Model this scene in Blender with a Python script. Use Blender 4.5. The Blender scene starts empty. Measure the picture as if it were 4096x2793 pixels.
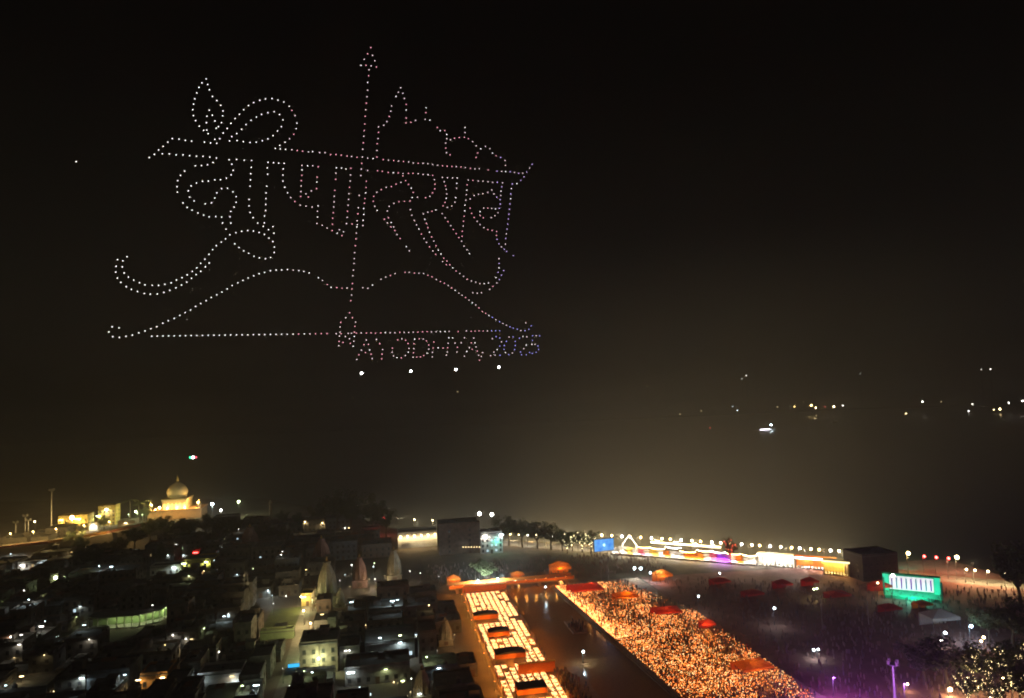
import bpy, math, random
from mathutils import Vector, Matrix
random.seed(11)
R = math.radians
SC = bpy.context.scene
COL = SC.collection

# ------------------------------------------------------------------ camera, world, moon, exposure
W, H, FPX, CH = 4096.0, 2793.0, 2718.0, 100.0
PITCH, ROLL, YAW = R(3.45), R(1.8), R(-10.6)
ROT = Matrix.Rotation(YAW, 3, 'Z') @ Matrix.Rotation(PITCH, 3, 'X') @ Matrix.Rotation(ROLL, 3, 'Y')
cd = bpy.data.cameras.new('camera'); cam = bpy.data.objects.new('camera', cd); COL.objects.link(cam)
cd.sensor_width = 36.0; cd.lens = FPX / W * 36.0; cd.clip_start = 0.5; cd.clip_end = 30000
cam.matrix_world = Matrix.Translation((0, 0, CH)) @ (ROT @ Matrix.Rotation(R(90), 3, 'X')).to_4x4()
SC.camera = cam

wd = bpy.data.worlds.new('World'); SC.world = wd; wd.use_nodes = True
nt = wd.node_tree; nt.nodes.clear()
tc = nt.nodes.new('ShaderNodeTexCoord'); sp = nt.nodes.new('ShaderNodeSeparateXYZ')
rmp = nt.nodes.new('ShaderNodeValToRGB'); bg = nt.nodes.new('ShaderNodeBackground'); wo = nt.nodes.new('ShaderNodeOutputWorld')
nt.links.new(tc.outputs['Generated'], sp.inputs[0]); nt.links.new(sp.outputs['Z'], rmp.inputs[0])
nt.links.new(rmp.outputs[0], bg.inputs[0]); nt.links.new(bg.outputs[0], wo.inputs[0])
e = rmp.color_ramp.elements
e[0].position = 0.0; e[0].color = (.0042, .0040, .0030, 1)       # town glow low in the night sky
e[1].position = .42; e[1].color = (.0003, .0003, .00025, 1)
x_ = e.new(.12); x_.color = (.0030, .0029, .0022, 1)
x_ = e.new(.24); x_.color = (.0014, .0014, .0011, 1)
bg.inputs[1].default_value = 1.0
md = bpy.data.lights.new('moon', 'SUN'); md.energy = .006; md.angle = R(.5); md.color = (.8, .88, 1)
mo = bpy.data.objects.new('moon', md); COL.objects.link(mo); mo.rotation_euler = (R(40), 0, R(30))
SC.view_settings.view_transform = 'Standard'; SC.view_settings.look = 'None'
SC.view_settings.exposure = 0.0; SC.view_settings.gamma = 1.0; SC.view_settings.use_curve_mapping = False
cy = SC.cycles
cy.use_denoising = True; cy.max_bounces = 4; cy.diffuse_bounces = 2; cy.glossy_bounces = 2
cy.transmission_bounces = 2; cy.volume_bounces = 0; cy.sample_clamp_indirect = 2.0
cy.caustics_reflective = False; cy.caustics_refractive = False
try: cy.filter_width = 1.9
except Exception: pass
HAZE = .00045

# ------------------------------------------------------------------ photo pixel -> place
def ray(px, py):
    return ROT @ Vector(((px - W / 2) / FPX, 1.0, -(py - H / 2) / FPX))
def G(px, py, z=0.0):                      # where the sight line meets level z
    d = ray(px, py); t = (z - CH) / d.z
    return Vector((d.x * t, d.y * t, z))
def onplane(px, py, y):                    # where the sight line meets the vertical plane Y = y
    d = ray(px, py); t = y / d.y
    return Vector((d.x * t, y, CH + d.z * t))
def height(px_top, py_top, base):          # height of a top seen above a base point
    d = ray(px_top, py_top); t = base.xy.length / d.xy.length
    return CH + d.z * t - base.z
def topx(p):                               # place -> photo pixel
    v = ROT.transposed() @ (Vector(p) - Vector((0, 0, CH)))
    return (W / 2 + v.x / v.y * FPX, H / 2 - v.z / v.y * FPX) if v.y > .1 else (-1e6, -1e6)

# ------------------------------------------------------------------ materials
MATS = {}
def mat(name, col, rough=.8, var=.25, scale=.6, metal=0.0, bump=0.0, spec=.3):
    if name in MATS: return MATS[name]
    m = bpy.data.materials.new(name); m.use_nodes = True; n = m.node_tree; b = n.nodes['Principled BSDF']
    b.inputs['Roughness'].default_value = rough; b.inputs['Metallic'].default_value = metal
    b.inputs['Specular IOR Level'].default_value = spec
    t = n.nodes.new('ShaderNodeTexCoord'); ns = n.nodes.new('ShaderNodeTexNoise'); r = n.nodes.new('ShaderNodeValToRGB')
    ns.inputs['Scale'].default_value = scale; ns.inputs['Detail'].default_value = 6; ns.inputs['Roughness'].default_value = .65
    n.links.new(t.outputs['Object'], ns.inputs['Vector']); n.links.new(ns.outputs['Fac'], r.inputs[0])
    k = r.color_ramp.elements
    k[0].position = .3; k[1].position = .72
    k[0].color = tuple(c * (1 - var) for c in col) + (1,); k[1].color = tuple(min(1, c * (1 + var)) for c in col) + (1,)
    n.links.new(r.outputs[0], b.inputs['Base Color'])
    if bump:
        bp = n.nodes.new('ShaderNodeBump'); bp.inputs['Strength'].default_value = bump
        n.links.new(ns.outputs['Fac'], bp.inputs['Height']); n.links.new(bp.outputs[0], b.inputs['Normal'])
    MATS[name] = m; return m
def emit(name, col, s):
    if name in MATS: return MATS[name]
    m = bpy.data.materials.new(name); m.use_nodes = True; b = m.node_tree.nodes['Principled BSDF']
    b.inputs['Base Color'].default_value = tuple(.6 * c for c in col) + (1,)
    b.inputs['Emission Color'].default_value = tuple(col) + (1,); b.inputs['Emission Strength'].default_value = s
    m.cycles.emission_sampling = 'NONE'
    MATS[name] = m; return m

# ------------------------------------------------------------------ mesh builder
class MB:
    def __init__(s): s.v = []; s.f = []; s.m = []
    def quad(s, a, b, c, d, m=0):
        k = len(s.v); s.v += [tuple(a), tuple(b), tuple(c), tuple(d)]; s.f.append((k, k + 1, k + 2, k + 3)); s.m.append(m)
    def poly(s, pts, m=0):
        k = len(s.v); s.v += [tuple(p) for p in pts]; s.f.append(tuple(range(k, k + len(pts)))); s.m.append(m)
    def box(s, x0, x1, y0, y1, z0, z1, m=0):
        k = len(s.v)
        s.v += [(x0, y0, z0), (x1, y0, z0), (x1, y1, z0), (x0, y1, z0), (x0, y0, z1), (x1, y0, z1), (x1, y1, z1), (x0, y1, z1)]
        for q in ((3, 2, 1, 0), (4, 5, 6, 7), (0, 1, 5, 4), (1, 2, 6, 5), (2, 3, 7, 6), (3, 0, 4, 7)):
            s.f.append(tuple(k + i for i in q)); s.m.append(m)
    def ring(s, x0, x1, y0, y1, z0, z1, t, m=0):     # a wall of thickness t round a rectangle
        s.box(x0, x1, y0, y0 + t, z0, z1, m); s.box(x0, x1, y1 - t, y1, z0, z1, m)
        s.box(x0, x0 + t, y0 + t, y1 - t, z0, z1, m); s.box(x1 - t, x1, y0 + t, y1 - t, z0, z1, m)
    def lathe(s, prof, n=12, c=(0, 0, 0), m=0, rib=None, caps=True):
        k = len(s.v)
        for r, z in prof:
            for i in range(n):
                a = 2 * math.pi * i / n; q = r * (rib(i) if rib else 1)
                s.v.append((c[0] + q * math.cos(a), c[1] + q * math.sin(a), c[2] + z))
        for j in range(len(prof) - 1):
            for i in range(n):
                i2 = (i + 1) % n
                s.f.append((k + j * n + i, k + j * n + i2, k + (j + 1) * n + i2, k + (j + 1) * n + i)); s.m.append(m)
        if caps:
            s.f.append(tuple(k + i for i in reversed(range(n)))); s.m.append(m)
            s.f.append(tuple(k + (len(prof) - 1) * n + i for i in range(n))); s.m.append(m)
    def tube(s, p, q, r0, r1=None, n=6, m=0):
        p = Vector(p); q = Vector(q); r1 = r0 if r1 is None else r1
        d = (q - p).normalized(); u = d.orthogonal().normalized(); w = d.cross(u); k = len(s.v)
        for c, r in ((p, r0), (q, r1)):
            for i in range(n):
                a = 2 * math.pi * i / n; s.v.append(tuple(c + u * r * math.cos(a) + w * r * math.sin(a)))
        for i in range(n):
            i2 = (i + 1) % n; s.f.append((k + i, k + i2, k + n + i2, k + n + i)); s.m.append(m)
        s.f.append(tuple(k + i for i in reversed(range(n)))); s.m.append(m)
        s.f.append(tuple(k + n + i for i in range(n))); s.m.append(m)
    def ball(s, c, r, n=8, k=5, m=0, sz=1.0):
        pr = [(max(.02 * r, r * math.sin(math.pi * j / k)), -r * sz * math.cos(math.pi * j / k)) for j in range(k + 1)]
        s.lathe(pr, n, c, m)
    def mesh(s, name, mats):
        me = bpy.data.meshes.new(name); me.from_pydata(s.v, [], s.f)
        for m in (mats if isinstance(mats, (list, tuple)) else [mats]): me.materials.append(m)
        me.polygons.foreach_set('material_index', s.m); me.update(); return me
    def obj(s, name, mats, parent=None, loc=(0, 0, 0), rz=0.0):
        return link(name, s.mesh(name, mats), parent, loc, rz)
def link(name, me, parent=None, loc=(0, 0, 0), rz=0.0):
    o = bpy.data.objects.new(name, me); COL.objects.link(o); o.parent = parent
    o.location = loc; o.rotation_euler = (0, 0, rz); return o
def tag(o, label=None, cat=None, group=None, kind=None):
    if label: o['label'] = label
    if cat: o['category'] = cat
    if group: o['group'] = group
    if kind: o['kind'] = kind
    return o
def thing(name, label, cat, loc=(0, 0, 0), rz=0.0, group=None):
    return tag(link(name, None, None, loc, rz), label, cat, group)
def smooth(o):
    for p in o.data.polygons: p.use_smooth = True
    return o
def copy_tree(o, loc, rz=None, label=None, group=None):
    c = o.copy(); COL.objects.link(c); c.location = loc
    if rz is not None: c.rotation_euler.z = rz
    if label: c['label'] = label
    if group: c['group'] = group
    for ch in o.children:
        d = ch.copy(); COL.objects.link(d); d.parent = c
        for g in ch.children:
            h = g.copy(); COL.objects.link(h); h.parent = d
    return c
def glow(parent, loc, power, col, radius=.3, up=False):      # hooded lamps shine down and sideways, bare ones all round
    l = bpy.data.lights.new('lamp_light', 'POINT' if up else 'SPOT'); l.energy = power; l.color = col; l.shadow_soft_size = radius
    if not up: l.spot_size = R(176); l.spot_blend = .25
    o = bpy.data.objects.new('lamp_light', l); COL.objects.link(o); o.parent = parent; o.location = loc; return o

WHITE = (1, .96, .86); COOL = (.75, .93, 1); WARM = (1, .74, .36); SODIUM = (1, .66, .22); GREENISH = (.82, 1, .5)
FIRE = (1, .36, .06); PALE = (1, .87, .56); RED = (1, .06, .05); PURPLE = (.55, .16, 1); MINT = (.08, 1, .72)

# ------------------------------------------------------------------ the setting: land, river, far bank, roads, canal
earth = mat('dusty_earth', (.13, .105, .08), .95, .35, .05)
water_m = bpy.data.materials.new('river_water'); water_m.use_nodes = True
b = water_m.node_tree.nodes['Principled BSDF']; b.inputs['Base Color'].default_value = (.035, .035, .028, 1)
b.inputs['Roughness'].default_value = .42; b.inputs['IOR'].default_value = 1.33
n = water_m.node_tree; ns = n.nodes.new('ShaderNodeTexNoise'); bp = n.nodes.new('ShaderNodeBump'); t = n.nodes.new('ShaderNodeTexCoord')
ns.inputs['Scale'].default_value = .35; ns.inputs['Detail'].default_value = 4; bp.inputs['Strength'].default_value = .35; bp.inputs['Distance'].default_value = .6
n.links.new(t.outputs['Object'], ns.inputs['Vector']); n.links.new(ns.outputs['Fac'], bp.inputs['Height']); n.links.new(bp.outputs[0], b.inputs['Normal'])

SHORE = [(-1600, 980), (-700, 880), (-330, 790), (-120, 720), (-30, 590), (12, 500), (60, 468), (112, 432), (156, 402),
         (196, 372), (240, 338), (292, 292), (380, 215), (560, 60), (800, -150)]
m = MB()
m.poly([(x, y, 0) for x, y in SHORE] + [(800, -400, 0), (-1600, -400, 0)])
for a, c in zip(SHORE, SHORE[1:]): m.quad((a[0], a[1], -5), (c[0], c[1], -5), (c[0], c[1], 0), (a[0], a[1], 0))
# the canal basin is cut out by laying the land in strips further down; the near land keeps one sheet
land = m.obj('land', earth); tag(land, kind='structure')
m = MB(); m.quad((-9000, -2000, -4), (9000, -2000, -4), (9000, 9000, -4), (-9000, 9000, -4))
tag(m.obj('river', water_m), kind='structure')
m = MB()
FAR = [(-9000, 2150), (-2500, 2080), (300, 2060), (1000, 2075), (1600, 2110), (2100, 1990), (3200, 1750), (9000, 1500)]
m.poly([(x, y, -1) for x, y in FAR] + [(9000, 9000, -1), (-9000, 9000, -1)][:2])
for a, c in zip(FAR, FAR[1:]): m.quad((a[0], a[1], -5), (c[0], c[1], -5), (c[0], c[1], -1), (a[0], a[1], -1))
tag(m.obj('far_bank', mat('far_sand', (.12, .11, .09), .95, .3, .01)), kind='structure')

stone = mat('ghat_stone', (.30, .20, .13), .8, .25, .5)
pave = mat('plaza_paving', (.3, .15, .12), .85, .3, .25)
asphalt = mat('asphalt', (.06, .055, .05), .85, .3, .3)
conc = mat('concrete', (.27, .25, .22), .85, .25, .4)
# ghats (stepped embankments) either side of the canal
GX0, GX1, CX1, RX1 = 35.0, 57.0, 88.5, 129.0
GY0, GY1 = 180.0, 341.0
m = MB(); m.quad((GX1 - 6, GY0, .06), (CX1 + 8, GY0, .06), (CX1 + 8, GY1 + 30, .06), (GX1 - 6, GY1 + 30, .06))
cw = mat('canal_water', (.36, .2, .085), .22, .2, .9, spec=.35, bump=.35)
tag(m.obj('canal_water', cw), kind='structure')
def ghat(name, x0, x1, step_in, base, nstep):
    m = MB(); w = abs(step_in - base) / nstep; s = 1 if step_in > base else -1
    lo, hi = min(x0, x1), max(x0, x1)
    m.box(lo if s > 0 else base, base if s > 0 else hi, GY0, GY1, 0, .28 * nstep + .3)
    for i in range(nstep):
        a = base + s * w * i; c = base + s * w * (i + 1)
        m.box(min(a, c), max(a, c), GY0, GY1, 0, .28 * (nstep - i) + .02)
    tag(m.obj(name, stone), kind='structure')
ghat('ghat_terrace', GX0, GX1, GX1, GX1 - 1.5, 3)
def XL(y): return 90.0 - (y - 205) * .068      # water edge of the right terrace
m = MB()
for k_ in range(3):
    z_ = .3 * (k_ + 1) + .24; o_ = .6 * k_; a_, c_ = XL(GY0) - 1.2 + o_, XL(GY1) - 1.2 + o_
    m.quad((a_, GY0, 0), (c_, GY1, 0), (c_, GY1, z_), (a_, GY0, z_)); m.quad((a_, GY0, z_), (134, GY0, z_), (126, GY1, z_), (c_, GY1, z_)); m.quad((134, GY0, 0), (126, GY1, 0), (126, GY1, z_), (134, GY0, z_)); m.quad((a_, GY0, 0), (134, GY0, 0), (134, GY0, z_), (a_, GY0, z_))
tag(m.obj('ghat_terrace', stone), kind='structure')
m = MB(); m.quad((RX1, 150, .05), (300, 150, .05), (300, 330, .05), (RX1, 345, .05))
tag(m.obj('plaza', pave), kind='structure')
m = MB(); m.quad((GX0 - 16, 345, .055), (170, 345, .055), (150, 395, .055), (GX0 - 16, 440, .055))
tag(m.obj('park_ground', mat('park_ground', (.15, .13, .09), .95, .4, .12)), kind='structure')
# river road on the far left and the promenade along the shore
def strip(name, pts, wid, z, ma):
    m = MB(); P = [Vector((p[0], p[1], 0)) for p in pts]
    for i in range(len(P) - 1):
        d = (P[i + 1] - P[i]).normalized(); nn = Vector((-d.y, d.x, 0)) * wid / 2
        m.quad(*( (q.x, q.y, z) for q in (P[i] - nn, P[i + 1] - nn, P[i + 1] + nn, P[i] + nn)))
    return tag(m.obj(name, ma), kind='structure')
RZ = 8.0
RIV = [G(-260, 2232, RZ), G(0, 2188, RZ), G(200, 2166, RZ), G(430, 2128, RZ), G(640, 2080, RZ)]
for p_ in RIV: p_.z = 0
m = MB()
for a, c in zip(RIV, RIV[1:]):
    d = (c - a).normalized(); nn = Vector((-d.y, d.x, 0)) * 8.6; u = Vector((0, 0, RZ)); v = Vector((0, 0, RZ - .04))
    m.quad(a - nn * 1.4, c - nn * 1.4, c - nn + v, a - nn + v); m.quad(c + nn * 1.4, a + nn * 1.4, a + nn + v, c + nn + v); m.quad(a - nn + v, c - nn + v, c + nn + v, a + nn + v)
tag(m.obj('road_embankment', earth), kind='structure')
strip('river_road', RIV, 16, RZ, mat('road', (.16, .13, .1), .8, .25, .2))
strip('promenade', [(12, 486), (60, 456), (110, 421), (152, 392), (192, 362), (236, 329), (288, 284), (372, 206)], 13, .07, conc)
strip('street', [(-36, 200), (-36, 262), (-37, 300), (-43, 372)], 6.0, .05, mat('lane', (.2, .19, .15), .8, .3, .4))

# ------------------------------------------------------------------ lamps
BOXES = []                                   # houses already standing: x0,x1,y0,y1,height
def hit(px, py, ground=0.0):
    d = ray(px, py); o = Vector((0, 0, CH)); best = (CH - ground) / -d.z if d.z < -1e-6 else 1e9; nrm = 'g'
    for x0, x1, y0, y1, h in BOXES:
        t0, t1, ax = 0.0, 1e9, None
        for lo, hi, oo, dd, nm in ((x0, x1, o.x, d.x, 'x'), (y0, y1, o.y, d.y, 'y'), (0, h, o.z, d.z, 'z')):
            a, c = (lo - oo) / dd, (hi - oo) / dd
            if a > c: a, c = c, a
            if a > t0: t0, ax = a, nm
            t1 = min(t1, c)
        if t0 < t1 and 0 < t0 < best: best, nrm = t0, ax
    return o + d * best, nrm
HEADS = {}
def head_mesh(kind, col, s, r):
    key = (kind, tuple(col), s, r)
    if key not in HEADS:
        m = MB()
        if kind == 'globe': m.ball((0, 0, 0), r, 8, 6)
        elif kind == 'tube': m.tube((-r * 3, 0, 0), (r * 3, 0, 0), r * .5, n=6)
        elif kind == 'flood': m.box(-r, r, -r * .4, r * .4, -r * .7, r * .7)
        HEADS[key] = m.mesh('lamp_head', emit('lit_%d' % len(HEADS), col, s))
    return HEADS[key]
metal_d = mat('painted_steel', (.16, .16, .15), .5, .2, 2, .6)
POLES = {}
def pole_mesh(h):
    h = round(h * 2) / 2
    if h not in POLES:
        m = MB(); m.lathe([(.16, 0), (.16, .6), (.09, .7), (.06, h - .5)], 8); m.tube((0, 0, h - .6), (0, -.9, h - .3), .045, n=5); m.box(-.14, .14, -1.3, -.7, h - .34, h - .22)
        POLES[h] = m.mesh('pole', metal_d)
    return POLES[h], h
NAMES = {WHITE: 'white', COOL: 'bluish white', WARM: 'warm', SODIUM: 'yellow', GREENISH: 'greenish', FIRE: 'orange', RED: 'red', PURPLE: 'purple', MINT: 'mint green', PALE: 'pale yellow'}
def street_lamp(p, h, col, power, r=.45, s=30, where='in the old town', label=None, group=None, up=False):
    me, h = pole_mesh(h)
    t = thing('street_lamp', label or 'lit %s street lamp on a slim pole %s' % (NAMES[col], where), 'street lamp', (p.x, p.y, p.z), 0, group or 'lit street lamps ' + where)
    link('pole', me, t); o = link('lamp_head', head_mesh('globe', col, s, r), t, (0, -1.0, h - .36 - r * .4))
    if power: glow(t, (0, -1.0, h - .7 - r * 1.5), power, col, r * .5, up)
    return t
def town_lamp(px, py, col, power, r=.4, s=25, kind='tube'):      # on the wall, roof or ground behind the given pixel
    p, nm = hit(px, py)
    if nm == 'g':
        q = G(px, py, 5.5); return street_lamp(Vector((q.x, q.y, 0)), 6, col, power, r, s)
    t = thing('wall_lamp' if nm != 'z' else 'roof_lamp', 'lit %s %s lamp on a dark old-town %s' % (NAMES[col], {'tube': 'tube', 'globe': 'globe', 'flood': 'flood'}[kind], 'wall' if nm != 'z' else 'rooftop'), 'lamp', p,
              (R(90) if nm == 'x' else 0), 'lit lamps on old-town ' + ('walls' if nm != 'z' else 'rooftops'))
    m = MB()
    if nm == 'z':
        m.tube((0, 0, 0), (0, 0, 2.0), .05, n=6); m.box(-.3, .3, -.3, .3, 0, .08); z, y = 2.0 + r * .5, 0
    else:
        m.tube((0, 0, 0), (0, -.5, .1), .05, n=5); m.box(-.12, .12, -.03, .03, -.15, .15); z, y = .1, -.5 - r * .4
    m.obj('bracket', metal_d, t); link('lamp_head', head_mesh(kind, col, s, r), t, (0, y, z))
    if power: glow(t, (0, y - .5, z + (.5 if nm == 'z' else -.2)), power, col, .25, len(t.name) % 2 == 0)
    return t

# ------------------------------------------------------------------ houses
def wmat(i):
    cols = [(.14, .13, .11), (.18, .16, .13), (.11, .11, .1), (.22, .2, .17), (.17, .13, .1), (.12, .135, .145)]
    return mat('plaster_%d' % i, cols[i % 6], .9, .5, .5)
WN = ['grey', 'cream', 'dark grey', 'pale', 'tan', 'bluish']
glass = mat('dark_glass', (.02, .022, .025), .15, .1, 1, spec=.5)
frame_m = mat('window_wood', (.1, .08, .06), .7)
roof_m = mat('roof_screed', (.15, .15, .14), .9, .35, .3)
tin_m = mat('tin_sheet', (.2, .21, .22), .5, .3, .8, .4); tin2_m = mat('rusty_tin', (.2, .1, .06), .7, .4, .8)
tank_m = mat('tank_plastic', (.03, .03, .03), .5)
door_m = mat('door_wood', (.12, .07, .04), .7)
def win_mesh(name, pane, w=1.2, h=1.4):
    m = MB()
    m.box(-w / 2, w / 2, -.07, 0, -.1, 0); m.box(-w / 2, w / 2, -.07, 0, h, h + .1)
    m.box(-w / 2, -w / 2 + .09, -.07, 0, 0, h); m.box(w / 2 - .09, w / 2, -.07, 0, 0, h); m.box(-.04, .04, -.06, 0, 0, h)
    m.box(-w / 2 - .12, w / 2 + .12, -.22, 0, -.19, -.1)
    p = MB(); p.quad((-w / 2 + .09, -.03, 0), (w / 2 - .09, -.03, 0), (w / 2 - .09, -.03, h), (-w / 2 + .09, -.03, h))
    return m.mesh(name, frame_m), p.mesh('pane', pane)
def window(k, t, loc, rz=0.0):
    o = link('window', WIN[k][0], t, loc, rz); link('pane', WIN[k][1], o)
WIN = {'dark': win_mesh('window', glass), 'warm': win_mesh('window', emit('win_warm', (1, .7, .32), .8)),
       'cool': win_mesh('window', emit('win_cool', (.7, .9, 1), 1.2)), 'green': win_mesh('window', emit('win_green', (.75, 1, .5), .6))}
m = MB(); m.box(-.55, .55, -.08, 0, 0, 2.2); m.box(-.7, -.55, -.12, 0, 0, 2.35); m.box(.55, .7, -.12, 0, 0, 2.35); m.box(-.55, .55, -.12, 0, 2.2, 2.35)
DOOR = m.mesh('door', door_m)
m = MB(); m.lathe([(.1, 0), (.8, .05), (.85, .3), (.82, .6), (.85, .9), (.8, 1.2), (.45, 1.5), (.3, 1.6), (.3, 1.7)], 12)
TANK = m.mesh('water_tank', tank_m)
HALF = {}
def house(x0, x1, y0, y1, h, wm, label, group=None, lit=.05, name='house', cat='house', windows=True, tank=None, hut=None, roof=None, wspace=3.0, litkind=None):
    w, d = x1 - x0, y1 - y0
    t = thing(name, label, cat, ((x0 + x1) / 2, (y0 + y1) / 2, 0), 0, group)
    m = MB(); hw, hd = w / 2, d / 2
    m.quad((-hw, -hd, 0), (hw, -hd, 0), (hw, -hd, h), (-hw, -hd, h)); m.quad((hw, -hd, 0), (hw, hd, 0), (hw, hd, h), (hw, -hd, h))
    m.quad((hw, hd, 0), (-hw, hd, 0), (-hw, hd, h), (hw, hd, h)); m.quad((-hw, hd, 0), (-hw, -hd, 0), (-hw, -hd, h), (-hw, hd, h))
    m.obj('wall', wm, t)
    m = MB(); m.box(-hw - .25, hw + .25, -hd - .25, hd + .25, h, h + .22); m.obj('roof', roof or roof_m, t)
    m = MB(); m.ring(-hw, hw, -hd, hd, h + .22, h + 1.1, .18); m.obj('parapet', wm, t)
    BOXES.append((x0, x1, y0, y1, h + .25)); HALF[t.name] = hd
    if hut:
        m = MB(); a = random.uniform(-hw + 2, hw - 2); c = random.uniform(0, hd - 2)
        m.box(a - 1.6, a + 1.6, c - 1.8, c + 1.8, h + .22, h + 2.8); m.box(a - 1.8, a + 1.8, c - 2, c + 2, h + 2.8, h + 2.95); m.obj('stair_hut', wm, t)
    if cat == 'house' and w > 6:
        for _ in range(random.randrange(0, 3)):
            m = MB(); a = random.uniform(-hw + .8, hw - 1.4); c = random.uniform(-hd + .8, hd - 1.4); u = random.uniform(.4, 1.0); m.box(a, a + random.uniform(.6, 2.2), c, c + u, h + .22, h + .22 + random.uniform(.5, 1.6)); m.obj('roof_box', random.choice((tank_m, roof_m, wm)), t)
        if random.random() < .4:
            m = MB(); a = random.uniform(-hw + .3, 0); L_ = random.uniform(2.5, hw); c = random.uniform(-hd + .5, 0); m.quad((a, c, h + 2.2), (a + L_, c, h + 2.2), (a + L_, c + 2.6, h + 2.7), (a, c + 2.6, h + 2.7)); m.quad((a, c + 2.6, h + 2.64), (a + L_, c + 2.6, h + 2.64), (a + L_, c, h + 2.14), (a, c, h + 2.14))
            for ex in (a + .1, a + L_ - .1):
                for ey in (.1, 2.5): m.tube((ex, c + ey, h + .22), (ex, c + ey, h + 2.2), .05, n=4)
            m.obj('tin_awning', random.choice((tin_m, tin2_m)), t)
        if random.random() < .5 and h > 5:
            m = MB(); a = random.uniform(-hw + .2, 0); L_ = min(random.uniform(3, 6), hw - a); z = 3.05; m.box(a, a + L_, -hd - 1.1, -hd, z, z + .15); m.box(a, a + L_, -hd - 1.1, -hd - 1.02, z + .15, z + 1.0); m.obj('balcony', wm, t)
    if tank: link('water_tank', TANK, t, (random.uniform(-hw + 1.5, hw - 1.5), random.uniform(-hd + 1.5, -hd + 3), h + .22))
    if windows:
        ns = max(1, int(h / 3.2)); sx = 1 if (x0 + x1) < 0 else -1
        for f in range(ns):
            nw = max(1, int(w / wspace))
            for i in range(nw):
                k = 'dark'
                if random.random() < lit: k = litkind or random.choice(['warm', 'cool', 'cool', 'green'])
                if f == 0 and i == nw // 2: link('door', DOOR, t, (-hw + w * (i + .5) / nw, -hd, 0))
                else: window(k, t, (-hw + w * (i + .5) / nw, -hd, f * 3.1 + 1.1))
            for i in range(max(1, int(d / 5))):
                k = 'dark' if random.random() > lit else 'warm'
                window(k, t, (sx * hw, -hd + d * (i + .5) / max(1, int(d / 5)), f * 3.1 + 1.1), R(90) * sx)
    return t
EXC = [(-40.5, -33, 200, 330), (-45, -36, 325, 372), (-63, -38, 318, 360), (GX0 - 4, 400, 0, 500), (-30, 40, 345, 420)]
def custom(px0, px1, pyb, h, depth, wm, label, **k):          # a building whose front foot is seen at photo pixels px0..px1, row pyb
    c = G((px0 + px1) / 2, pyb); a = onplane(px0, pyb, c.y).x; e_ = onplane(px1, pyb, c.y).x
    t = house(a, e_, c.y, c.y + depth, h, wm, label, **k); EXC.append((a - .8, e_ + .8, c.y - (13 if h < 9 else 8), c.y + depth + .8)); return t
def front_lamp(t, dx, z, col, power, r=.35, s=25, kind='tube', where=''):  # a lamp fixed to a building's front wall, own thing
    hd = HALF[t.name]
    p = Vector((t.location.x + dx, t.location.y - hd, z))
    q = thing('wall_lamp', 'lit %s %s lamp on the %s' % (NAMES[col], kind, where), 'lamp', p, 0, 'lamps on the ' + where)
    m = MB(); m.tube((0, 0, 0), (0, -1.2, .2), .05, n=5); m.box(-.15, .15, -.04, .04, -.2, .2); m.obj('bracket', metal_d, q)
    link('lamp_head', head_mesh(kind, col, s, r), q, (0, -1.25, .1)); glow(q, (0, -1.9, -.1), power, col, .3); return q

whitewash = mat('whitewash', (.62, .6, .55), .85, .15, .4); yellow_w = mat('yellow_wash', (.55, .44, .14), .85, .2, .4)
orange_w = mat('orange_wash', (.55, .27, .08), .85, .2, .4); green_w = mat('green_wash', (.32, .4, .2), .85, .2, .4); brick_w = mat('red_wash', (.34, .13, .09), .85, .25, .4)
OT = 'buildings of the old town lit by their own lamps'
t = custom(70, 190, 2296, 6.5, 12, whitewash, 'white shop front with lamps beside the yellow river road', lit=.1); front_lamp(t, 6, 5.5, COOL, 900, .5, where='white shop front'); front_lamp(t, -5, 5.5, WHITE, 700, where='white shop front')
m = MB(); hd = 6; m.box(-1.5, 4.0, -hd - .06, -hd, .4, 4.2); m.obj('shutter', mat('orange_shutter', (.6, .2, .05), .7), t)
t = custom(735, 858, 2292, 7, 13, yellow_w, 'yellow walled building brightly lit behind the dark roofs', lit=.0); front_lamp(t, -8, 6, GREENISH, 1300, .35, where='yellow walled building'); front_lamp(t, 4, 6, GREENISH, 1100, .3, where='yellow walled building')
t = custom(600, 720, 2300, 4.5, 9, whitewash, 'low pale building left of the yellow walled one', lit=.0); front_lamp(t, 5, 4, COOL, 500, .3, where='low pale building')
t = custom(880, 960, 2228, 6, 10, whitewash, 'small white building with bluish lamps among dark houses', lit=.2); front_lamp(t, 6, 5, COOL, 700, .5, where='small white building'); front_lamp(t, -3, 5, COOL, 300, .35, where='small white building')
t = custom(768, 800, 2232, 4, 6, brick_w, 'small red lit kiosk among the dark roofs', lit=0, windows=False); front_lamp(t, 0, 3.4, RED, 500, .45, where='small red kiosk')
t = custom(560, 672, 2793, 7.5, 10, orange_w, 'orange fronted building with dark pillared doorways', lit=0, wspace=2.4); front_lamp(t, -4.5, 6.8, WARM, 500, .22, where='orange fronted building'); front_lamp(t, 3, 6.8, WARM, 450, .22, where='orange fronted building')
t = custom(790, 968, 2770, 6, 9, whitewash, 'pale shop with cold blue lights beside the orange building', lit=.5, litkind='cool'); front_lamp(t, -7, 5, COOL, 260, .4, where='pale blue-lit shop'); front_lamp(t, 5, 2.6, COOL, 260, .35, where='pale blue-lit shop')
t = custom(1040, 1175, 2560, 3.0, 4, green_w, 'low green courtyard wall building beside the lit street', lit=0, windows=False)
t = custom(1205, 1255, 2425, 5, 8, yellow_w, 'small yellow shop at the head of the lit street', lit=.3); front_lamp(t, -1.5, 4.6, WARM, 700, .3, where='small yellow shop')
t = custom(1310, 1345, 2560, 8, 9, wmat(3), 'tall pale block at the corner of the lit street', lit=0)
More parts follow.
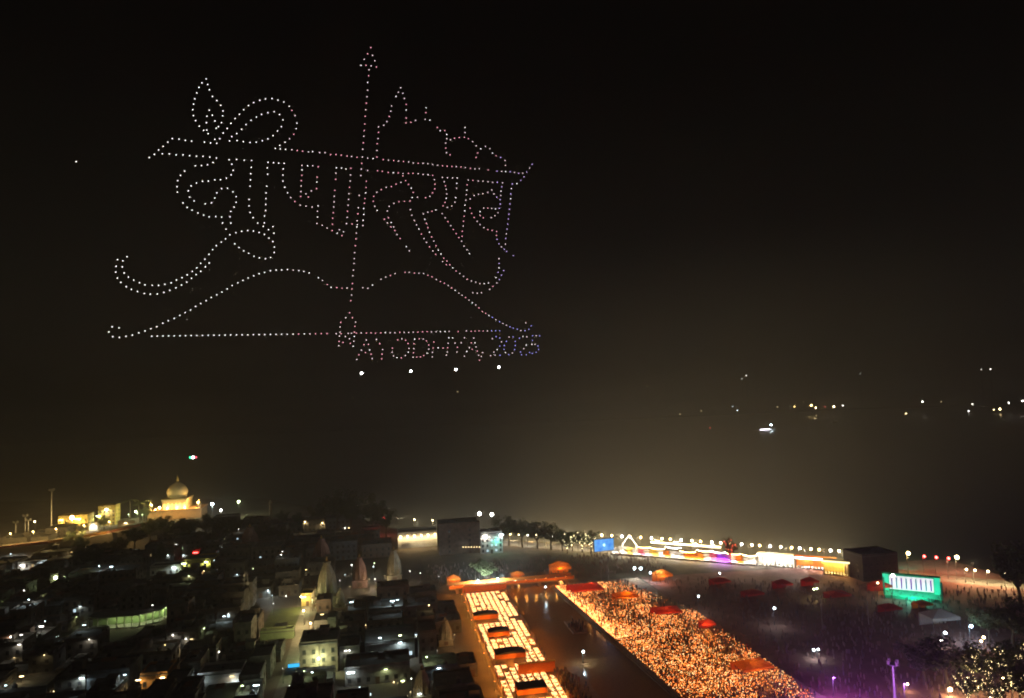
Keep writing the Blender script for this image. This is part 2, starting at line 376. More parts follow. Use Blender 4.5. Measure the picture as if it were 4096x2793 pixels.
t = custom(1460, 1660, 2640, 6, 17, wmat(2), 'long flat-roofed hall with a cyan-lit terrace', lit=.1)
t = custom(1380, 1640, 2735, 5.5, 12, wmat(3), 'long pale roofed house with a violet tube along its eave', lit=.1); front_lamp(t, -9, 5, (COOL), 200, .4, where='long pale roofed house')
t = custom(2, 40, 2455, 5, 8, green_w, 'green walled house at the edge of the old town', lit=0); front_lamp(t, 0, 4.6, GREENISH, 500, .3, where='green walled house')
t = custom(200, 232, 2372, 9, 8, wmat(1), 'narrow house under the bright green-white street lamp', lit=0); front_lamp(t, 1.2, 8, GREENISH, 1800, .8, 30, 'globe', where='narrow house')
t = custom(400, 560, 2385, 5, 9, wmat(0), 'long dark low house with a small doorway lamp', lit=.04)
# long lit riverside building, the big dark block and the pale block beside it
t = custom(1592, 1752, 2190, 9, 14, whitewash, 'long cream riverside hall glowing under a row of lamps', lit=0, windows=False)
for i in range(6): front_lamp(t, -11 + i * 4.4, 7.6, WARM, 1300, .45, 25, 'globe', where='long cream riverside hall')
t = custom(1757, 1922, 2216, 18, 15, wmat(4), 'large plain dark brown block by the river', lit=0, wspace=12)
q = t
for i in range(7):
    p = Vector((q.location.x + 2 + i * 1.7, q.location.y - 7.5, 4 - i * .1))
    w_ = thing('bulb', 'small warm bulb of the row along the dark brown block', 'lamp', p, 0, 'bulbs along the dark brown block')
    m = MB(); m.tube((0, 0, 0), (0, -.35, 0), .04, n=5); m.obj('bracket', metal_d, w_); link('lamp_head', head_mesh('globe', WARM, 8, .22), w_, (0, -.45, 0))
t = custom(1924, 2012, 2214, 12, 12, whitewash, 'pale riverside block with bluish green panels', lit=.5, litkind='cool', wspace=2.6)
front_lamp(t, -4, 11, WHITE, 1500, .4, where='pale riverside block'); front_lamp(t, 3, 8, MINT, 700, .3, where='pale riverside block'); front_lamp(t, 6, 11, COOL, 900, .4, where='pale riverside block')
# yellow-lit group by the river road
t = custom(232, 350, 2124, 11, 12, yellow_w, 'yellow riverside house under the brightest flood lamp', lit=.2, litkind='warm'); front_lamp(t, 4, 9, SODIUM, 6000, .7, where='yellow riverside house'); front_lamp(t, -8, 9, SODIUM, 4000, .5, where='yellow riverside house')
t = custom(392, 462, 2102, 15, 10, yellow_w, 'tall yellow house between the flood lamp and the palms', lit=.2, litkind='warm'); front_lamp(t, 0, 13, WHITE, 3500, .4, where='tall yellow house'); front_lamp(t, -6, 8, GREENISH, 3500, .5, where='tall yellow house')
t = custom(470, 540, 2118, 6, 9, wmat(1), 'low tan house under the palms by the river road', lit=.2, litkind='warm'); front_lamp(t, 0, 5, WARM, 1500, .3, where='low tan house')
t = custom(356, 392, 2125, 5, 6, whitewash, 'small white booth next to the tall yellow house', lit=0, windows=False); front_lamp(t, 0, 4.5, COOL, 1500, .4, where='small white booth')
# ------------------------------------------------------------------ temples
sand = mat('temple_stone', (.27, .24, .17), .85, .4, .5); pinkst = mat('temple_pink', (.26, .15, .12), .85, .4, .5); gold = mat('brass', (.7, .5, .18), .35, .15, 2, .9)
def shikhara(px, py_top, py_base, ma, label, wide=.3, h=None):
    p = G(px, py_base); h = h or height(px, py_top, p); w = h * wide
    t = thing('temple_spire', label, 'temple', p, 0, None)
    rib = lambda i: (1.0, .93, .98, .93)[i % 4] * (1.12 if i % 8 == 0 else 1)
    m = MB(); m.box(-w * .62, w * .62, -w * .62, w * .62, 0, h * .2); m.box(-w * .68, w * .68, -w * .68, w * .68, h * .2, h * .225); m.box(-w * .66, w * .66, -w * .66, w * .66, 0, h * .04); m.obj('base', ma, t)
    m = MB(); m.box(-w * .18, w * .18, -w * .64, -w * .62, h * .04, h * .16); m.obj('doorway', door_m, t)
    pts = [(.54, .225), (.55, .3), (.54, .4), (.5, .5), (.44, .6), (.35, .7), (.24, .79), (.17, .835)]; pr = []
    for k in range(27):
        z = .225 + (.835 - .225) * k / 26; q = next(i for i in range(7) if z <= pts[i + 1][1] + 1e-6); f = (z - pts[q][1]) / (pts[q + 1][1] - pts[q][1]); rr_ = pts[q][0] + (pts[q + 1][0] - pts[q][0]) * f
        pr += [(w * rr_ * 1.03, h * z), (w * rr_ * .95, h * (z + .012))]
    m = MB(); m.lathe(pr, 32, rib=rib); tw = m.obj('tower', ma, t)
    for a in range(4):
        m = MB(); m.lathe([(w * .2, 0), (w * .21, h * .1), (w * .17, h * .2), (w * .08, h * .28), (.02, h * .33)], 12)
        m.obj('turret', ma, t, (w * .46 * math.cos(a * math.pi / 2 + .785), w * .46 * math.sin(a * math.pi / 2 + .785), h * .2))
    m = MB(); m.lathe([(w * .12, h * .83), (w * .22, h * .845), (w * .24, h * .865), (w * .22, h * .885), (w * .1, h * .895)], 24, rib=lambda i: 1 if i % 2 else .9); m.obj('crown_disc', ma, tw)
    m = MB(); m.lathe([(w * .04, h * .89), (w * .1, h * .92), (w * .04, h * .945), (w * .05, h * .955), (.02, h)], 10); m.obj('finial', gold, tw)
    EXC.append((p.x - w * .8, p.x + w * .8, p.y - 7, p.y + w)); BOXES.append((p.x - w * .5, p.x + w * .5, p.y - w * .5, p.y + w * .5, h * .8)); return t
shikhara(1310, 2225, 2418, sand, 'tall pale carved temple spire rising from the old town', .34)
shikhara(1287, 2140, 2272, pinkst, 'pinkish temple spire behind the tall pale one', .44)
shikhara(1578, 2185, 2325, sand, 'sandy temple spire near the orange bridge', .34)
shikhara(1440, 2215, 2345, pinkst, 'reddish brown temple spire between two pale spires', .36)
shikhara(1000, 2095, 2215, pinkst, 'dim far temple spire among dark trees', .5)
shikhara(1262, 2345, 2425, sand, 'small spire left of the tall pale temple spire', .4)
shikhara(1362, 2350, 2425, sand, 'small spire right of the tall pale temple spire', .4)
shikhara(1783, 2468, 2575, sand, 'small orange-lit spire next to the lamp terrace', .42)
shikhara(1690, 2660, 2800, sand, 'square temple tower at the bottom of the old town', .4)
for px, pyb, dx, dy, pw in ((1310, 2418, -6, -9, 1500), (1287, 2272, 7, -10, 1800), (1578, 2325, -5, -8, 1200), (1440, 2345, 5, -8, 1100), (1783, 2575, 3, -6, 500), (1690, 2800, -4, -5, 400)):  # lamps added to lift the spires out of the dark
    p = G(px, pyb) + Vector((dx, dy, 0)); street_lamp(p, 6, GREENISH if px == 1310 else WARM, pw, .14, 8, 'added at the foot of a temple spire to light it', up=True)
# domed temple on the skyline
def domed(px, py_top, py_base):
    p = G(px, py_base); h = height(px, py_top, p); k = h / 30.0; w = 7.9 * k
    t = thing('domed_temple', 'floodlit onion-domed temple on the skyline', 'temple', p)
    cream = mat('temple_cream', (.55, .42, .22), .8, .15, .4)
    m = MB(); m.box(-w * 2.2, w * 2.2, -w * .9, w * 1.2, 0, 6.2 * k); m.box(-w * 2.3, w * 2.3, -w, w * 1.3, 6.2 * k, 6.8 * k); m.obj('plinth', mat('temple_ochre', (.5, .27, .12), .8, .2, .4), t)
    m = MB(); m.box(-w * .98, w * .98, -w * .95, w * .98, 6.8 * k, 13 * k); m.box(-w * 1.06, w * 1.06, -w * 1.03, w * 1.06, 13 * k, 13.9 * k); m.obj('hall', cream, t)
    for i in range(6):
        x = -w * .8 + i * w * .32; m = MB()
        pr = [(x - w * .1, 7 * k), (x + w * .1, 7 * k), (x + w * .1, 10 * k), (x, 11.4 * k), (x - w * .1, 10 * k)]
        m.poly([(a, -w * .957, z) for a, z in pr]); m.obj('arch', emit('arch_lit', (1, .72, .25), 1.1), t)
    for sx in (-1, 1):
        m = MB(); m.lathe([(.9 * k, 0), (.9 * k, 2.4 * k), (1.2 * k, 2.5 * k), (1.1 * k, 3.4 * k), (.5 * k, 4.3 * k), (.05, 5.4 * k)], 10); m.obj('corner_turret', cream, t, (sx * w * 2.0, -w * .7, 6.8 * k))
    m = MB(); m.lathe([(w * .8, 13.9 * k), (w * .8, 15.4 * k), (w * .86, 15.6 * k)], 24); m.obj('drum', cream, t)
    m = MB(); m.lathe([(w * .78, 15.6 * k), (w * .86, 17.2 * k), (w * .84, 19 * k), (w * .72, 21 * k), (w * .5, 22.8 * k), (w * .24, 24.2 * k), (w * .1, 25 * k)], 32, rib=lambda i: 1 if i % 2 else .965); smooth(m.obj('dome', cream, t))
    m = MB(); m.lathe([(w * .1, 25 * k), (w * .16, 26 * k), (w * .05, 27 * k), (w * .08, 27.6 * k), (.04, 30 * k)], 10); m.obj('finial', gold, t)
    for x in (-1.5, -.55, .25, .9):
        q = thing('floodlight', 'yellow floodlight at the foot of the domed temple', 'floodlight', p + Vector((x * w, -w * 1.0 - .35, 6.8 * k if abs(x) > 2 else 6.8 * k)), 0, 'floodlights of the domed temple')
        m = MB(); m.box(-.3, .3, -.2, .2, 0, .5); m.obj('housing', metal_d, q); link('lamp_head', head_mesh('globe', SODIUM, 25, .55), q, (0, 0, .9)); glow(q, (0, -.8, 1.6), 3300, SODIUM, .3, True)
    for sx in (-1, 1):  # two corner floodlights added to turn the dome gold
        q = thing('floodlight', 'yellow floodlight added on a short post at a plinth corner to light the dome', 'floodlight', p + Vector((sx * 1.85 * w, -w * .8, 6.8 * k)), 0, 'added corner floodlights of the domed temple')
        m = MB(); m.tube((0, 0, 0), (0, 0, 4), .12, n=6); m.obj('post', metal_d, q); link('lamp_head', head_mesh('globe', WARM, 12, .35), q, (0, 0, 4.2)); glow(q, (0, -.3, 4.9), 15000, SODIUM, .3, True)
    EXC.append((p.x - w * 2.4, p.x + w * 2.4, p.y - 14, p.y + w * 2)); BOXES.append((p.x - w * 2.2, p.x + w * 2.2, p.y - w, p.y + w, 6.8 * k)); return t
domed(710, 1898, 2070)
# curved colonnade in the dark town
def colonnade():
    A = [G(355, 2520), G(470, 2512), G(560, 2505), G(640, 2485), G(700, 2455), G(745, 2415)]
    t = thing('colonnade', 'long curved colonnade with green-lit pillars in the old town', 'colonnade', A[2])
    P = []
    for i in range(len(A) - 1):
        for k in range(6): P.append(A[i].lerp(A[i + 1], k / 6))
    P.append(A[-1]); o = A[2]
    for z0, z1, y0, y1, nm in ((0, .4, -1.5, 5, 'floor'), (5, 5.8, -1.2, 5, 'roof')):
        m = MB()
        for a, c in zip(P, P[1:]):
            a = a - o; c = c - o; k = len(m.v)
            m.v += [(a.x, a.y + y0, z0), (c.x, c.y + y0, z0), (c.x, c.y + y1, z0), (a.x, a.y + y1, z0), (a.x, a.y + y0, z1), (c.x, c.y + y0, z1), (c.x, c.y + y1, z1), (a.x, a.y + y1, z1)]
            for q in ((3, 2, 1, 0), (4, 5, 6, 7), (0, 1, 5, 4), (2, 3, 7, 6)): m.f.append(tuple(k + i for i in q)); m.m.append(0)
        m.obj(nm, conc if nm == 'floor' else roof_m, t)
    m = MB()
    for a, c in zip(P, P[1:]):
        a = a - o; c = c - o; m.quad((a.x, a.y + 4.2, .4), (c.x, c.y + 4.2, .4), (c.x, c.y + 4.2, 5), (a.x, a.y + 4.2, 5))
    m.obj('back_wall', green_w, t)
    m = MB(); m.lathe([(.34, .4), (.34, .8), (.24, .9), (.22, 4.4), (.36, 4.6), (.36, 5)], 8); pm = m.mesh('pillar', whitewash)
    for i, a in enumerate(P):
        if i % 2 == 0: link('pillar', pm, t, (a.x - o.x, a.y - o.y - .7, 0))
    for i in (5, 9, 12, 16, 20, 24):
        a = P[i]; q = thing('ceiling_lamp', 'lit greenish lamp under the curved colonnade roof', 'lamp', a + Vector((0, .9, 4.99)), 0, 'lamps under the colonnade')
        m = MB(); m.box(-.2, .2, -.2, .2, -.1, 0); m.obj('plate', metal_d, q); link('lamp_head', head_mesh('globe', GREENISH, 12, .22), q, (0, 0, -.32)); glow(q, (0, 0, -.8), 480, GREENISH, .2)
    for a in P: EXC.append((a.x - 4, a.x + 4, a.y - 21, a.y + 7)); BOXES.append((a.x - 2.5, a.x + 2.5, a.y - 1, a.y + 5, 5.8))
colonnade()
# the dark old town
def inland(x, y):
    for a, c in zip(SHORE, SHORE[1:]):
        if a[0] <= x <= c[0]: return y < a[1] + (c[1] - a[1]) * (x - a[0]) / (c[0] - a[0]) - 22
    return False
def near_road(x, y):
    for a, c in zip(RIV, RIV[1:]):
        u = max(0, min(1, (Vector((x, y, 0)) - a).dot(c - a) / (c - a).length_squared))
        if (a.lerp(c, u) - Vector((x, y, 0))).length < 26: return True
    return False
nh = 0
y = 214.0
while y < 560:
    dep = random.uniform(11, 15) * (1.0 if y < 400 else 1.25)
    x = -330.0
    while x < GX0 - 6:
        wid = random.uniform(8, 15) * (1.0 if y < 400 else 1.25)
        ok = False
        for wid in (wid, wid * .75, 6.5):
            x0, x1, y0, y1 = x, x + wid, y + random.uniform(0, 1.2), y + dep - random.uniform(0, 1.2)
            if not any(x0 < e1 and x1 > e0 and y0 < e3 and y1 > e2 for e0, e1, e2, e3 in EXC): ok = True; break
        if not ok: x += 1.5; continue
        x += wid + (random.uniform(.4, 1.2) if random.random() < .75 else random.uniform(2, 4.5))
        u, v = topx(((x0 + x1) / 2, y0, 8))
        if not (-140 < u < W + 100 and v < H + 260): continue
        if not inland(x0, y1) or not inland(x1, y1) or near_road((x0 + x1) / 2, y1): continue
        if y > 440 and random.random() < .35: continue
        st = random.choice([1, 1, 2, 2, 2, 3]) if x1 < GX0 - 12 else random.choice([1, 1, 2]); i = random.randrange(6); tk = random.random() < .5; hu = random.random() < .5 and wid > 8
        lab = '%s-storey %s flat-roofed house%s in the old town' % (('one', 'two', 'three')[st - 1], WN[i], ' with stair hut and black tank' if tk and hu else ' with a black water tank' if tk else ' with a stair hut' if hu else ' with a bare roof')
        house(x0, x1, y0, y1, st * 3.2 + random.uniform(.2, 1.2), wmat(i), lab, 'flat-roofed houses of the dark old town', .025, tank=tk, hut=hu); nh += 1
    y += dep + (random.uniform(1.0, 2.5) if random.random() < .6 else 5)
print('houses', nh)
for px, py, c, pw, r, k in [(46, 2215, COOL, 700, .5, 'globe'), (155, 2208, WARM, 1500, .6, 'globe'), (287, 2223, WARM, 150, .35, 'globe'), (445, 2283, COOL, 120, .35, 'tube'), (545, 2217, WHITE, 60, .35, 'tube'),
        (705, 2178, WHITE, 150, .35, 'tube'), (735, 2220, COOL, 200, .45, 'tube'), (672, 2222, COOL, 60, .25, 'globe'), (98, 2362, WHITE, 60, .35, 'globe'), (172, 2388, GREENISH, 250, .4, 'tube'), (115, 2418, COOL, 250, .4, 'globe'),
        (255, 2327, GREENISH, 120, .35, 'tube'), (185, 2505, COOL, 60, .3, 'tube'), (165, 2528, WHITE, 60, .35, 'tube'), (230, 2572, COOL, 120, .35, 'globe'), (745, 2555, WHITE, 40, .25, 'globe'), (660, 2604, WARM, 40, .25, 'globe'), (330, 2712, COOL, 220, .3, 'tube'), (80, 2578, WHITE, 50, .25, 'tube'),
        (545, 2343, WHITE, 20, .2, 'globe'), (555, 2780, WHITE, 60, .25, 'globe'), (1073, 2363, COOL, 260, .45, 'globe'), (1090, 2380, COOL, 260, .35, 'tube'), (1145, 2383, WHITE, 30, .25, 'globe'), (1288, 2505, WHITE, 200, .35, 'globe'),
        (1132, 2670, WHITE, 50, .3, 'globe'), (1217, 2713, GREENISH, 90, .3, 'globe'), (1570, 2425, COOL, 350, .4, 'tube'), (1590, 2420, COOL, 50, .3, 'tube'), (1415, 2398, COOL, 60, .35, 'tube'), (1380, 2297, COOL, 50, .3, 'tube'), (1407, 2258, WHITE, 160, .55, 'globe'), (1500, 2315, WHITE, 400, .4, 'globe'),
        (1645, 2710, WHITE, 40, .3, 'globe'), (1575, 2727, WARM, 40, .25, 'globe'), (1590, 2727, WARM, 40, .25, 'globe'), (1755, 2672, COOL, 60, .3, 'tube'), (1475, 2780, COOL, 150, .4, 'tube'), (915, 2455, WHITE, 20, .25, 'globe'), (1025, 2770, COOL, 150, .4, 'tube'), (1748, 2600, WHITE, 30, .25, 'globe'),
        (1463, 2500, WARM, 20, .2, 'globe'), (1640, 2283, WHITE, 60, .3, 'globe'), (1157, 2130, COOL, 120, .45, 'tube'), (1220, 2088, WARM, 300, .6, 'globe'), (1290, 2092, WARM, 500, .6, 'globe'), (1380, 2113, WHITE, 300, .5, 'globe'), (1395, 2112, WARM, 200, .5, 'globe'),
        (1045, 2280, WHITE, 20, .25, 'globe'), (1130, 2222, WHITE, 30, .3, 'globe'), (1125, 2235, WHITE, 20, .25, 'globe'), (955, 2130, WHITE, 40, .3, 'globe'), (1400, 2345, WARM, 90, .3, 'tube'), (1600, 2570, COOL, 500, .3, 'tube'), (1520, 2575, COOL, 400, .3, 'tube'), (870, 2610, WHITE, 15, .2, 'tube'), (610, 2440, WHITE, 15, .2, 'tube'), (300, 2470, GREENISH, 50, .25, 'tube'), (180, 2620, WARM, 25, .2, 'globe'), (60, 2630, WARM, 25, .2, 'tube')]:
    town_lamp(px, py, c, pw * 3.2, r * random.choice((.5, .6, .7, .75)), random.choice((4, 8, 14, 22)), k)
rl = random.Random(77)
for _ in range(48):  # extra lamps at random spots, added to brighten the town
    px, py = rl.uniform(0, 1760), 2230 + 545 * rl.random() ** .9
    town_lamp(px, py, rl.choice((COOL, COOL, WHITE, GREENISH, WARM)), rl.uniform(60, 380), rl.uniform(.12, .24), rl.choice((5, 9, 16)), rl.choice(('tube', 'tube', 'globe')))
# the lit street and courtyard
for px, py, c, pw in [(1243, 2490, WARM, 7000), (1205, 2385, WARM, 4500), (1252, 2560, GREENISH, 4200), (1275, 2630, GREENISH, 4800), (1250, 2688, COOL, 900), (1215, 2440, WARM, 5000)]:
    q = G(px, py, 6.5); street_lamp(Vector((q.x, q.y, 0)), 7, c, pw, .35, 25, 'along the narrow lit street', up=True)
m = MB(); c0 = G(1045, 2520); c1 = G(1180, 2430)
m.quad((c0.x, c0.y, .06), (-41, c0.y, .06), (-41, c1.y, .06), (c0.x, c1.y, .06)); tag(m.obj('courtyard', mat('courtyard_grass', (.08, .1, .03), .95, .5, .3)), kind='structure')
# blue video screens on walls
def screen(px, py, w, h, col, label):
    p, nm = hit(px, py); t = thing('wall_screen', label, 'screen', p + Vector((0, -.15, 0)), R(90) if nm == 'x' else 0)
    m = MB(); m.ring(-w / 2, w / 2, -.2, .1, -h / 2, h / 2, .1); m.obj('housing', metal_d, t); m = MB(); m.quad((-w / 2, -.21, -h / 2), (w / 2, -.21, -h / 2), (w / 2, -.21, h / 2), (-w / 2, -.21, h / 2)); m.obj('display', emit('screen_' + str(px), col, 1.2), t); glow(t, (0, -1.2, 0), 60, col, .3)
screen(1178, 2668, 4.5, 2.6, (.05, .55, 1), 'glowing blue sign screen on an old-town wall')

# ------------------------------------------------------------------ trees
leaf_m = mat('foliage', (.085, .105, .04), .8, .45, .5); bark_m = mat('bark', (.1, .075, .05), .9, .3, 2)
TREES = {}
def tree_meshes(seed, spread=1.0):
    rnd = random.Random(seed); tr = MB(); cr = MB(); tips = []
    tr.tube((0, 0, 0), (.02, 0, .22), .035, .026, 8); tr.tube((.02, 0, .22), (.0, .02, .42), .026, .018, 8)
    LIMBS = [(Vector((0, 0, .08)), Vector((.02, 0, .42)))]
    for i in range(8):
        a = i * 2.4 + rnd.random(); l = rnd.uniform(.2, .38) * spread; z = rnd.uniform(.55, .88); s = Vector((.01, .01, rnd.uniform(.25, .42))); q = Vector((l * math.cos(a), l * math.sin(a), z))
        mid = s.lerp(q, .5) + Vector((0, 0, .04)); tr.tube(s, mid, .013, .009, 6); tr.tube(mid, q, .009, .003, 6); tips += [q, mid]; LIMBS += [(s, mid), (mid, q), (q, q + Vector((rnd.uniform(-.12, .12), rnd.uniform(-.12, .12), rnd.uniform(-.1, .14))))]
    tips += [Vector((0, 0, .9)), Vector((.05, .03, .7))]
    for c in tips:
        rr = rnd.uniform(.1, .19)
        for _ in range(130):
            v = Vector((rnd.gauss(0, 1), rnd.gauss(0, 1), rnd.gauss(0, .8))); v = v.normalized() * rr * rnd.random() ** .4; p = c + v
            u = Vector((rnd.uniform(-1, 1), rnd.uniform(-1, 1), rnd.uniform(-.6, .6))).normalized(); w = u.orthogonal().normalized(); s = rnd.uniform(.018, .038)
            cr.quad(p - u * s, p + w * s * .6, p + u * s, p - w * s * .6)
    return tr.mesh('trunk', bark_m), cr.mesh('crown', leaf_m), cr.v, LIMBS
for s_ in range(4): TREES[s_] = tree_meshes(50 + s_, 1.15)
def tree(p, h, wide, k, label, group=None, lights=None):
    t = thing('tree', label, 'tree', p, random.uniform(0, 6), group)
    for nm, me in (('trunk', TREES[k][0]), ('crown', TREES[k][1])): o = link(nm, me, t); o.scale = (h * wide, h * wide, h)
    if lights:
        col, n_, s = lights; rnd = random.Random(h * 7 + n_); m = MB(); vs = TREES[k][2]
        for _ in range(n_):
            la, lb = rnd.choice(TREES[k][3]); v = la.lerp(lb, rnd.random()) + Vector((rnd.gauss(0, .022), rnd.gauss(0, .022), rnd.gauss(0, .022))); c = Vector((v[0] * h * wide, v[1] * h * wide, v[2] * h)); sz = s * rnd.uniform(.5, 1.5); m.lathe([(.02, -sz), (sz, 0), (.02, sz)], 4, c)
        tag(m.obj('fairy_lights', emit('fairy_%02x%02x' % (int(col[0] * 255), int(col[1] * 255)), col, 6), t), kind='stuff'); glow(t, (h * wide * .3, -h * wide * .35, h * .35), 420, col, .4, True)
    return t
def ptree(px, py_top, py_base, wide, k, label, group=None, lights=None):
    p = G(px, py_base); return tree(p, height(px, py_top, p), wide, k, label, group, lights)
SK = 'dark trees behind the old town'
for i, (px, a, c, w) in enumerate([(1350, 1950, 2130, .85), (1275, 2010, 2120, .7), (1405, 1990, 2135, .7), (1490, 1975, 2150, .85), (1545, 2030, 2155, .7)]): ptree(px, a, c, w, i % 4, 'tall dark broad tree on the skyline beside the long riverside hall', 'tall skyline trees beside the riverside hall')
for i, (px, a, c, w) in enumerate([(1130, 2040, 2110, .9), (1190, 2050, 2115, .8), (640, 2065, 2150, 1.1), (600, 2075, 2165, 1.0), (690, 2080, 2165, 1.2), (760, 2075, 2160, 1.2), (820, 2060, 2150, 1.2), (880, 2060, 2150, 1.2), (930, 2075, 2150, 1.1), (1000, 2060, 2130, .9), (540, 2110, 2200, 1.1), (480, 2150, 2230, 1.2), (420, 2170, 2260, 1.2), (345, 2190, 2290, 1.2), (640, 2180, 2270, 1.1), (1060, 2100, 2190, 1.1), (1130, 2110, 2190, .9), (860, 2110, 2200, 1.2), (760, 2120, 2200, 1.2)]):
    ptree(px, a, c, w, i % 4, 'dark bushy tree among the old-town roofs behind the temple spires', SK)
for i, (px, a, c, w) in enumerate([(265, 2085, 2150, 1.2), (330, 2095, 2150, 1.0), (300, 2125, 2205, 1.0), (320, 2150, 2225, .9), (415, 2065, 2120, .9), (580, 2030, 2090, 1.0)]):
    ptree(px, a, c, w, i % 4, 'leafy tree lit yellow beside the river road', 'yellow-lit trees beside the river road')
for i, (px, a, c, w) in enumerate([(2035, 2062, 2185, 1.05), (2090, 2078, 2190, 1.0), (2150, 2088, 2195, 1.1), (2205, 2100, 2200, 1.1), (2250, 2118, 2205, 1.0)]):
    ptree(px, a, c, w, i % 4, 'dark tree of the riverside row with lamps beneath', 'dark riverside row of trees')
for i, (px, a, c, w) in enumerate([(2290, 2125, 2205, 1.0), (2330, 2125, 2210, 1.0), (2365, 2120, 2212, .9), (2270, 2140, 2215, .9)]):
    ptree(px, a, c, w, i % 4, 'tree lit yellow beside the blue video screen', 'yellow-lit trees beside the video screen', ((1, .85, .45), 60, .25))
t = ptree(1940, 2240, 2338, 1.3, 2, 'broad tree lit cold cyan beside the orange bridge')
for dx_ in (-5, 5): street_lamp(t.location + Vector((dx_, -10, 0)), 6, COOL, 26000, .3, 20, 'under the cyan tree', 'cold cyan floodlight under the broad tree', 'lamps under the cyan tree', up=True)
ptree(2925, 2152, 2262, .6, 1, 'round-topped tree lit red above the purple stall', None, ((1, .12, .06), 160, .16))
# right-hand side trees
ptree(3790, 2545, 2745, 1.35, 0, 'huge dark round-crowned tree on the plaza')
ptree(3700, 2575, 2740, 1.2, 2, 'dark low tree left of the huge round-crowned one')
ptree(4085, 2180, 2440, .9, 1, 'tall dark tree at the end of the promenade')
ptree(4060, 2400, 2600, 1.1, 3, 'dark tree beside the blue-lit area')
ptree(3960, 2440, 2570, 1.0, 1, 'small dark tree near the blue-lit area')
for i, (px, a, c, w) in enumerate([(3890, 2590, 2740, .8), (3960, 2600, 2780, .8), (4040, 2560, 2760, .9), (4085, 2640, 2830, .9), (3990, 2690, 2860, .9), (3880, 2690, 2840, .8)]):
    ptree(px, a, c, w, i % 4, 'tree wrapped in golden fairy lights at the plaza edge', 'golden fairy-lit trees', ((1, .74, .34), 170, .09))
# palms
def palm(px, py_top, py_base):
    p = G(px, py_base); h = height(px, py_top, p); t = thing('palm_tree', 'tall palm tree lit from below by the river road', 'palm tree', p, random.random() * 6, 'palms by the river road')
    m = MB(); m.tube((0, 0, 0), (.3, 0, h * .45), .35, .28, 8); m.tube((.3, 0, h * .45), (.2, .1, h * .85), .28, .22, 8); m.obj('trunk', bark_m, t)
    for i in range(13):
        a = i * 2.4; m = MB(); L = h * .32; up = random.uniform(.2, 1); P = [Vector((.2, .1, h * .84)) + Vector((math.cos(a) * L * u, math.sin(a) * L * u, h * .16 * (up * u - 1.1 * u * u))) for u in (0, .25, .5, .75, 1)]
        s = Vector((-math.sin(a), math.cos(a), 0))
        for j in range(4):
            w0, w1 = (.2, .9, 1.0, .7, .1)[j] , (.2, .9, 1.0, .7, .1)[j + 1]
            m.quad(P[j] - s * w0, P[j + 1] - s * w1, P[j + 1], P[j]); m.quad(P[j], P[j + 1], P[j + 1] + s * w1 - Vector((0, 0, .3)), P[j] + s * w0 - Vector((0, 0, .3)))
        m.obj('frond', leaf_m, t)
for a in ((520, 1985, 2088), (575, 1990, 2090), (555, 2000, 2085)):  # a lamp is added in front of each palm to light it
    palm(*a); q = G(a[0], a[2]); street_lamp(Vector((q.x + 1.5, q.y - 7, 0)), 8, GREENISH, 2200, .25, 15, 'added below the palms to light them', up=True)

# ------------------------------------------------------------------ skyline lamps, masts
def mast(px, py_top, py_base, label, lit=0, heads=8):
    p = G(px, py_base); h = height(px, py_top, p); t = thing('light_mast', label, 'light mast', p)
    m = MB(); m.lathe([(.5, 0), (.5, 1), (.36, 1.2), (.2, h - 1.5)], 10); m.obj('pole', whitewash, t)
    m = MB(); m.lathe([(1.5, h - 1.6), (1.6, h - 1.5), (1.6, h - 1.3), (1.5, h - 1.2)], 16); m.obj('ring', metal_d, t)
    for i in range(heads):
        a = i * 2 * math.pi / heads; m = MB(); m.box(-.35, .35, -.25, .25, -.1, 1.1); m.obj('lamp_housing', conc, t, (1.6 * math.cos(a), 1.6 * math.sin(a), h - 1.2), a)
    return t
mast(205, 1955, 2142, 'tall pale high-mast light with a ring of unlit heads')
mast(100, 2058, 2165, 'slim pale mast left of the tall high-mast light', heads=4); mast(113, 2075, 2160, 'thin short mast beside the slim pale mast', heads=4); mast(62, 2085, 2165, 'short faint mast by the river road', heads=4)
mast(3580, 2640, 2800, 'lamp mast with four dark heads on the purple plaza', heads=4)
for px, py, c, pw, r in [(290, 2065, SODIUM, 22000, 1.5), (142, 2083, WARM, 500, .5), (640, 2027, GREENISH, 2500, .8), (850, 2012, COOL, 4500, 1.1), (885, 2037, WHITE, 1800, .7), (955, 2003, GREENISH, 3500, .9), (545, 2043, GREENISH, 2500, .7)]:
    z = 14; q = G(px, py, z); street_lamp(Vector((q.x, q.y, 0)), z, c, pw * (1.3 if r > 1.2 else 1.9), r, 35, 'on the left skyline', up=True)
for px, py in [(-40, 2195), (60, 2180), (150, 2172), (240, 2160), (350, 2145), (450, 2130)]:
    q = G(px, py - 2, RZ); street_lamp(Vector((q.x, q.y - 5, RZ - .2)), 9, SODIUM, 12000, .4, 30, 'along the river road', up=True)
m_ = MB(); P = [p + Vector((2, -7.4, 0)) for p in RIV]
t = thing('roadside_wall', 'long low red and ochre wall along the river road', 'wall', (0, 0, 0))
for i, (a, c) in enumerate(zip(P, P[1:])):
    m = MB(); m.quad((a.x, a.y, RZ), (c.x, c.y, RZ), (c.x, c.y, RZ + 1.6), (a.x, a.y, RZ + 1.6)); m.quad((c.x, c.y + .4, RZ), (a.x, a.y + .4, RZ), (a.x, a.y + .4, RZ + 1.6), (c.x, c.y + .4, RZ + 1.6)); m.quad((a.x, a.y, RZ + 1.6), (c.x, c.y, RZ + 1.6), (c.x, c.y + .4, RZ + 1.6), (a.x, a.y + .4, RZ + 1.6)); m.obj('wall_panel', brick_w if i % 2 else orange_w, t)
